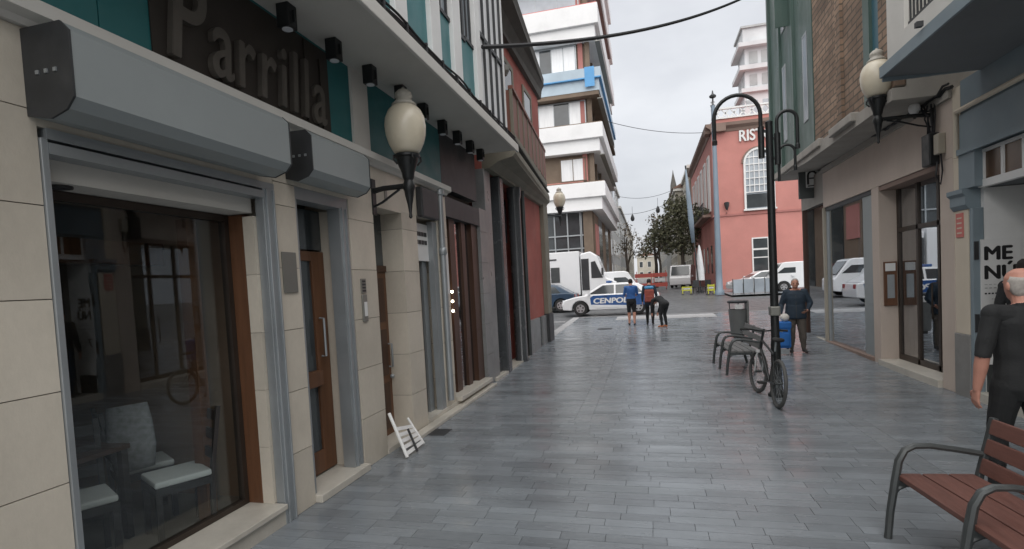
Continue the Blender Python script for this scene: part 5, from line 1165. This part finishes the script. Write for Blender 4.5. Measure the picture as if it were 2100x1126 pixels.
    # legs, feet
    for k in 'LR':
        hp, kn, an, ft = D['hp'+k], D['kn'+k], D['an'+k], D['ft'+k]
        limb('leg', [hp, hp.lerp(kn,.3), hp.lerp(kn,.72), kn], [.088*b,.085*b,.066*b,.058*b], ['thigh','thigh','thigh'])
        limb('shin', [kn, kn.lerp(an,.3), kn.lerp(an,.6), an], [.056*b,.06*b,.048*b,.038], ['shin','shin','shin'])
        hl = an+(an-ft).normalized()*.05; hl.z = max(.04, ft.z); g.loft([(hl,.03,.03),(an.lerp(ft,.15)-Vector((0,0,.03)),.04,.045),(an.lerp(ft,.6),.045,.035),(ft,.046,.028),(ft+(ft-an)*.22,.028,.02)], (1,0,0), 10)
        segs.append((hl,.045,ft,.045,'foot'))
    me = g.mesh('tmp'); o = bpy.data.objects.new('tmp', me); COL.objects.link(o)
    rm = o.modifiers.new('r', 'REMESH'); rm.mode = 'VOXEL'; rm.voxel_size = voxel; rm.use_smooth_shade = True
    sm = o.modifiers.new('s', 'SMOOTH'); sm.factor = .5; sm.iterations = 2
    bpy.context.view_layer.update(); dg = bpy.context.evaluated_depsgraph_get(); bm_ = bpy.data.meshes.new_from_object(o.evaluated_get(dg)); bpy.data.objects.remove(o)
    regs = ['torso','hips','upper_arm','elbow','forearm','hand','thigh','shin','foot','head']
    bm_.materials.clear()
    for r_ in regs: bm_.materials.append(M[cloth[r_]])
    nv = len(bm_.vertices); npy = len(bm_.polygons)
    cen = np.empty(npy*3); bm_.polygons.foreach_get('center', cen); cen = cen.reshape(-1,3)
    best = np.full(npy, 1e9); mi = np.zeros(npy, int)
    for a, ra, q, rb, rg in segs:
        A_ = np.array(a); D_ = np.array(q)-A_; u = np.clip(((cen-A_)@D_)/max(float(D_@D_),1e-9), 0, 1)
        dd = np.linalg.norm(cen-(A_+u[:,None]*D_), axis=1)/(ra+(rb-ra)*u); k_ = dd < best; best[k_] = dd[k_]; mi[k_] = regs.index(rg)
    ax_ = np.array((hd-nk).normalized()); rel = cen-np.array(nk); hgt = rel@ax_; rad = np.linalg.norm(rel-hgt[:,None]*ax_, axis=1)
    mi[(hgt > .012) & (rad < .125) & (best < 3)] = regs.index('head')
    bm_.polygons.foreach_set('material_index', mi.tolist()); bm_.polygons.foreach_set('use_smooth', [True]*len(mi)); bm_.name = 'body'
    # cloth is a little thicker than skin: puff clothed vertices unevenly (folds)
    bo = bpy.data.objects.new('body', bm_); COL.objects.link(bo); put(bo, t)
    amp = np.array([0 if cloth[r_].startswith('skin') or r_ in ('head','hand','foot') else (.009 if r_ in ('torso','hips','thigh') else .007) for r_ in regs])
    va = np.zeros(nv); lt = np.empty(npy, int); bm_.polygons.foreach_get('loop_total', lt); lv = np.empty(len(bm_.loops), int); bm_.loops.foreach_get('vertex_index', lv)
    np.maximum.at(va, lv, np.repeat(amp[mi], lt))
    co = np.empty(nv*3); bm_.vertices.foreach_get('co', co); co = co.reshape(-1,3); nn_ = np.empty(nv*3); bm_.vertices.foreach_get('normal', nn_); nn_ = nn_.reshape(-1,3)
    f_ = .5+.5*np.sin(co[:,2]*19+co[:,0]*13+2.2*np.sin(co[:,1]*15+co[:,2]*7+co[:,0]*6)); co = co+nn_*(va*(.6+f_*.7))[:,None]; bm_.vertices.foreach_set('co', co.ravel()); bm_.update()
    if hair:
        hg = G(); k = 1.0
        hg.loft([(hd-hu*.045-lk*.045,.062,.04),(hd-lk*.035,.078,.066),(hd+hu*.045-lk*.018,.083,.09),(hd+hu*.09-lk*.008,.068,.086),(hd+hu*.122-lk*.008,.03,.045)], hs, 16)
        ho = hg.build('hair', hair, t, smooth='all')
    if face:
        for s_ in (-1,1): g2 = G(); g2.ball(hd+lk*.087+hs*(s_*.032)+hu*.008, .011, 6); g2.build('eye', 'print_black', t, smooth='all')
    sc2 = height/1.75
    t.matrix_basis = Matrix.Translation(loc) @ Matrix.Rotation(rz, 4, 'Z') @ Matrix.Scale(sc2, 4); return t, D
def outfit(top, bottom, shoe='shoe', forearm=None, shin=None, elbow=None, head='skin'):
    return dict(torso=top, hips=top, upper_arm=top, elbow=elbow or top, forearm=forearm or top, hand='skin', thigh=bottom, shin=shin or bottom, foot=shoe, head=head)

# bald man in black T-shirt beside the near bench, seen from behind
o_ = outfit('cloth_black', 'cloth_black', forearm='skin_red', elbow='cloth_black', head='skin_red'); o_['hand'] = 'skin_red'
person('bald man in black T-shirt walking away behind the near wooden bench', (2.765,4.95,0), R(4),
       dict(knL=(-.1,.1,.5), anL=(-.1,.12,.1), ftL=(-.12,.3,.04), knR=(.1,-.02,.48), anR=(.1,-.2,.14), ftR=(.11,-.03,.035), elL=(-.265,-.03,1.13), wrL=(-.27,.03,.87), elR=(.26,-.03,1.13), wrR=(.3,.1,.9), look=(-.05,1,-.08)),
       o_, 'people in the street', None, .0062, height=1.88, bulk=1.02)
hr_ = [o for o in bpy.data.objects if o.name.startswith('person')][-1]
g = G(); hd = Vector((0,.025,1.62)); g.loft([(hd+Vector((0,-.05,-.085)),.04,.022),(hd+Vector((0,-.045,-.06)),.066,.042),(hd+Vector((0,-.028,-.02)),.0785,.064),(hd+Vector((0,-.026,.03)),.0795,.077),(hd+Vector((0,-.03,.06)),.07,.07)], (1,0,0), 18)
ho = g.build('hair_fringe', 'hair_grey', None, smooth='all'); ho.parent = hr_
# dark-haired person in the doorway beyond him
o_ = outfit('cloth_black', 'cloth_navy'); person('dark-haired person in black stepping into the blue-grey doorway', (4.62,8.2,.12), R(-30), dict(), o_, 'people in the street', 'hair_dark', .016, height=1.82)
# man with the shopping trolley
o_ = outfit('cloth_navy', 'cloth_brown', forearm='cloth_navy'); o_['hips'] = 'cloth_brown'
TY = 13.45; tz = gz(TY)
tm, _ = person('stout man in navy jacket and brown trousers facing the camera', (3.22,TY,tz), R(172), dict(elR=(.29,-.03,1.14), wrR=(.33,.13,.92), elL=(-.31,.0,1.16), wrL=(-.24,.1,1.0), hdL=(.6,.3,-.4), knL=(-.13,.03,.48), anL=(-.15,0,.09), ftL=(-.19,.16,.035)), o_, 'people in the street', 'hair_grey', .011, face=True, height=1.70, bulk=1.27)
g = G(); g.loft([((0,.0,.8),.225,.16),((0,.0,.84),.232,.168),((0,.005,.95),.225,.165),((0,.01,1.1),.208,.15),((0,.01,1.2),.19,.13)], (1,0,0), 22); jo = g.build('jacket_hem', 'cloth_navy', None, smooth='all'); jo.parent = tm
g = G(); g.bar((0,.168,.82),(0,.15,1.35),.012,.008,(0,1,0)); jo = g.build('jacket_zip', 'steel_dark', None); jo.parent = tm
tr = thing('shopping_trolley', 'blue fabric shopping trolley held by the man in navy', 'trolley', (2.86,13.25,tz))
g = G(); g.loft([((2.86,13.22,tz+.14),.17,.11),((2.86,13.22,tz+.2),.185,.13),((2.86,13.23,tz+.45),.185,.14),((2.86,13.25,tz+.66),.18,.13),((2.86,13.25,tz+.7),.16,.1)], (1,0,0), 4); 
B('bag', 'trolley_blue', tr, (2.68,13.1,tz+.14,3.04,13.36,tz+.72), bevel=.04); B('flap', 'trolley_blue', tr, (2.67,13.085,tz+.58,3.05,13.37,tz+.74), bevel=.03); B('pocket', 'trolley_blue', tr, (2.73,13.07,tz+.2,2.99,13.1,tz+.48), bevel=.012)
g = G(); g.tube([(2.72,13.39,tz+.08),(2.72,13.4,tz+.88),(2.86,13.42,tz+.92),(3.0,13.4,tz+.88),(3.0,13.39,tz+.08)], .011, 6); g.build('handle_frame', 'alu', tr, smooth=True)
for x in (2.7,3.02): g = G(); g.tube([(x-.015,13.38,tz+.075),(x+.015,13.38,tz+.075)], .075, 14); g.build('wheel', 'tyre', tr)
B('foot_bar', 'alu', tr, (2.72,13.12,tz+.005,3.0,13.14,tz+.12))
g = G(); g.ball((2.93,13.2,tz+.83), (.1,.08,.09), 8); tag(g.build('carrier_bag', 'bag_white', None, smooth='all'), 'small white carrier bag resting on top of the blue trolley', 'bag')
# three walkers at the crossing
WY = 20.4; wz = gz(WY)
o_ = outfit('cloth_blue', 'cloth_black', forearm='skin', shin='skin', elbow='cloth_blue'); o_['hips'] = 'cloth_black'
person('walker in blue top and black shorts, leftmost of the three at the crossing', (-.66,WY,wz), R(4), dict(knL=(-.09,.08,.5), anL=(-.09,.06,.09), ftL=(-.1,.24,.035), anR=(.09,-.1,.1), ftR=(.1,.07,.035), elL=(-.24,.06,1.16), wrL=(-.14,.2,1.08), elR=(.24,.06,1.16), wrR=(.14,.2,1.08), hdL=(.5,.6,0), hdR=(-.5,.6,0)), o_, 'people in the street', 'hair_dark', .014, height=1.74)
o_ = outfit('cloth_navy', 'cloth_black'); o_['foot'] = 'shoe'
person('walker in dark jacket carrying a red backpack at the crossing', (.0,WY-.1,wz), R(-3), dict(head=(0,.07,1.6), look=(0,1,-.35), knL=(-.1,.1,.5), anL=(-.11,.16,.09), ftL=(-.13,.33,.035), anR=(.1,-.12,.1), ftR=(.1,.06,.035)), o_, 'people in the street', 'hair_dark', .014, height=1.72, bulk=1.04)
bp_ = thing('backpack', 'red backpack on the middle walker, with pale blue top flap', 'backpack', (.0,WY-.32,wz+1))
B('pack', 'cloth_red', bp_, (-.17,WY-.4,wz+.85,.17,WY-.21,wz+1.32), bevel=.06, seg=3); B('pocket', 'cloth_red', bp_, (-.12,WY-.45,wz+.88,.12,WY-.4,wz+1.08), bevel=.02); B('top_flap', 'cloth_light_blue', bp_, (-.16,WY-.38,wz+1.325,.16,WY-.19,wz+1.43), bevel=.04)
for x in (-.12,.12): g = G(); g.tube([(x,WY-.22,wz+1.35),(x,WY-.1,wz+1.46),(x,WY+.05,wz+1.4)], .018, 6); g.build('strap', 'cloth_red', bp_, smooth=True)
WB = 19.4; wz = gz(WB)
o_ = outfit('cloth_black', 'cloth_black', 'shoe_orange')
person('person dressed in black bending down, rightmost of the three walkers', (.44,WB,wz), R(38), dict(hip=(0,-.12,.9), chest=(0,.2,1.08), neck=(0,.4,1.05), head=(0,.52,.97), look=(0,.55,-.85), shL=(-.18,.35,1.03), shR=(.18,.35,1.03), elL=(-.2,.4,.76), elR=(.2,.4,.76), wrL=(-.14,.46,.55), wrR=(.14,.46,.55), hpL=(-.09,-.1,.87), hpR=(.09,-.1,.87), knL=(-.1,.02,.48), knR=(.12,.06,.48), anL=(-.1,-.04,.09), anR=(.14,.0,.09), ftL=(-.11,.14,.035), ftR=(.16,.18,.035)), o_, 'people in the street', 'hair_dark', .014, height=1.62)
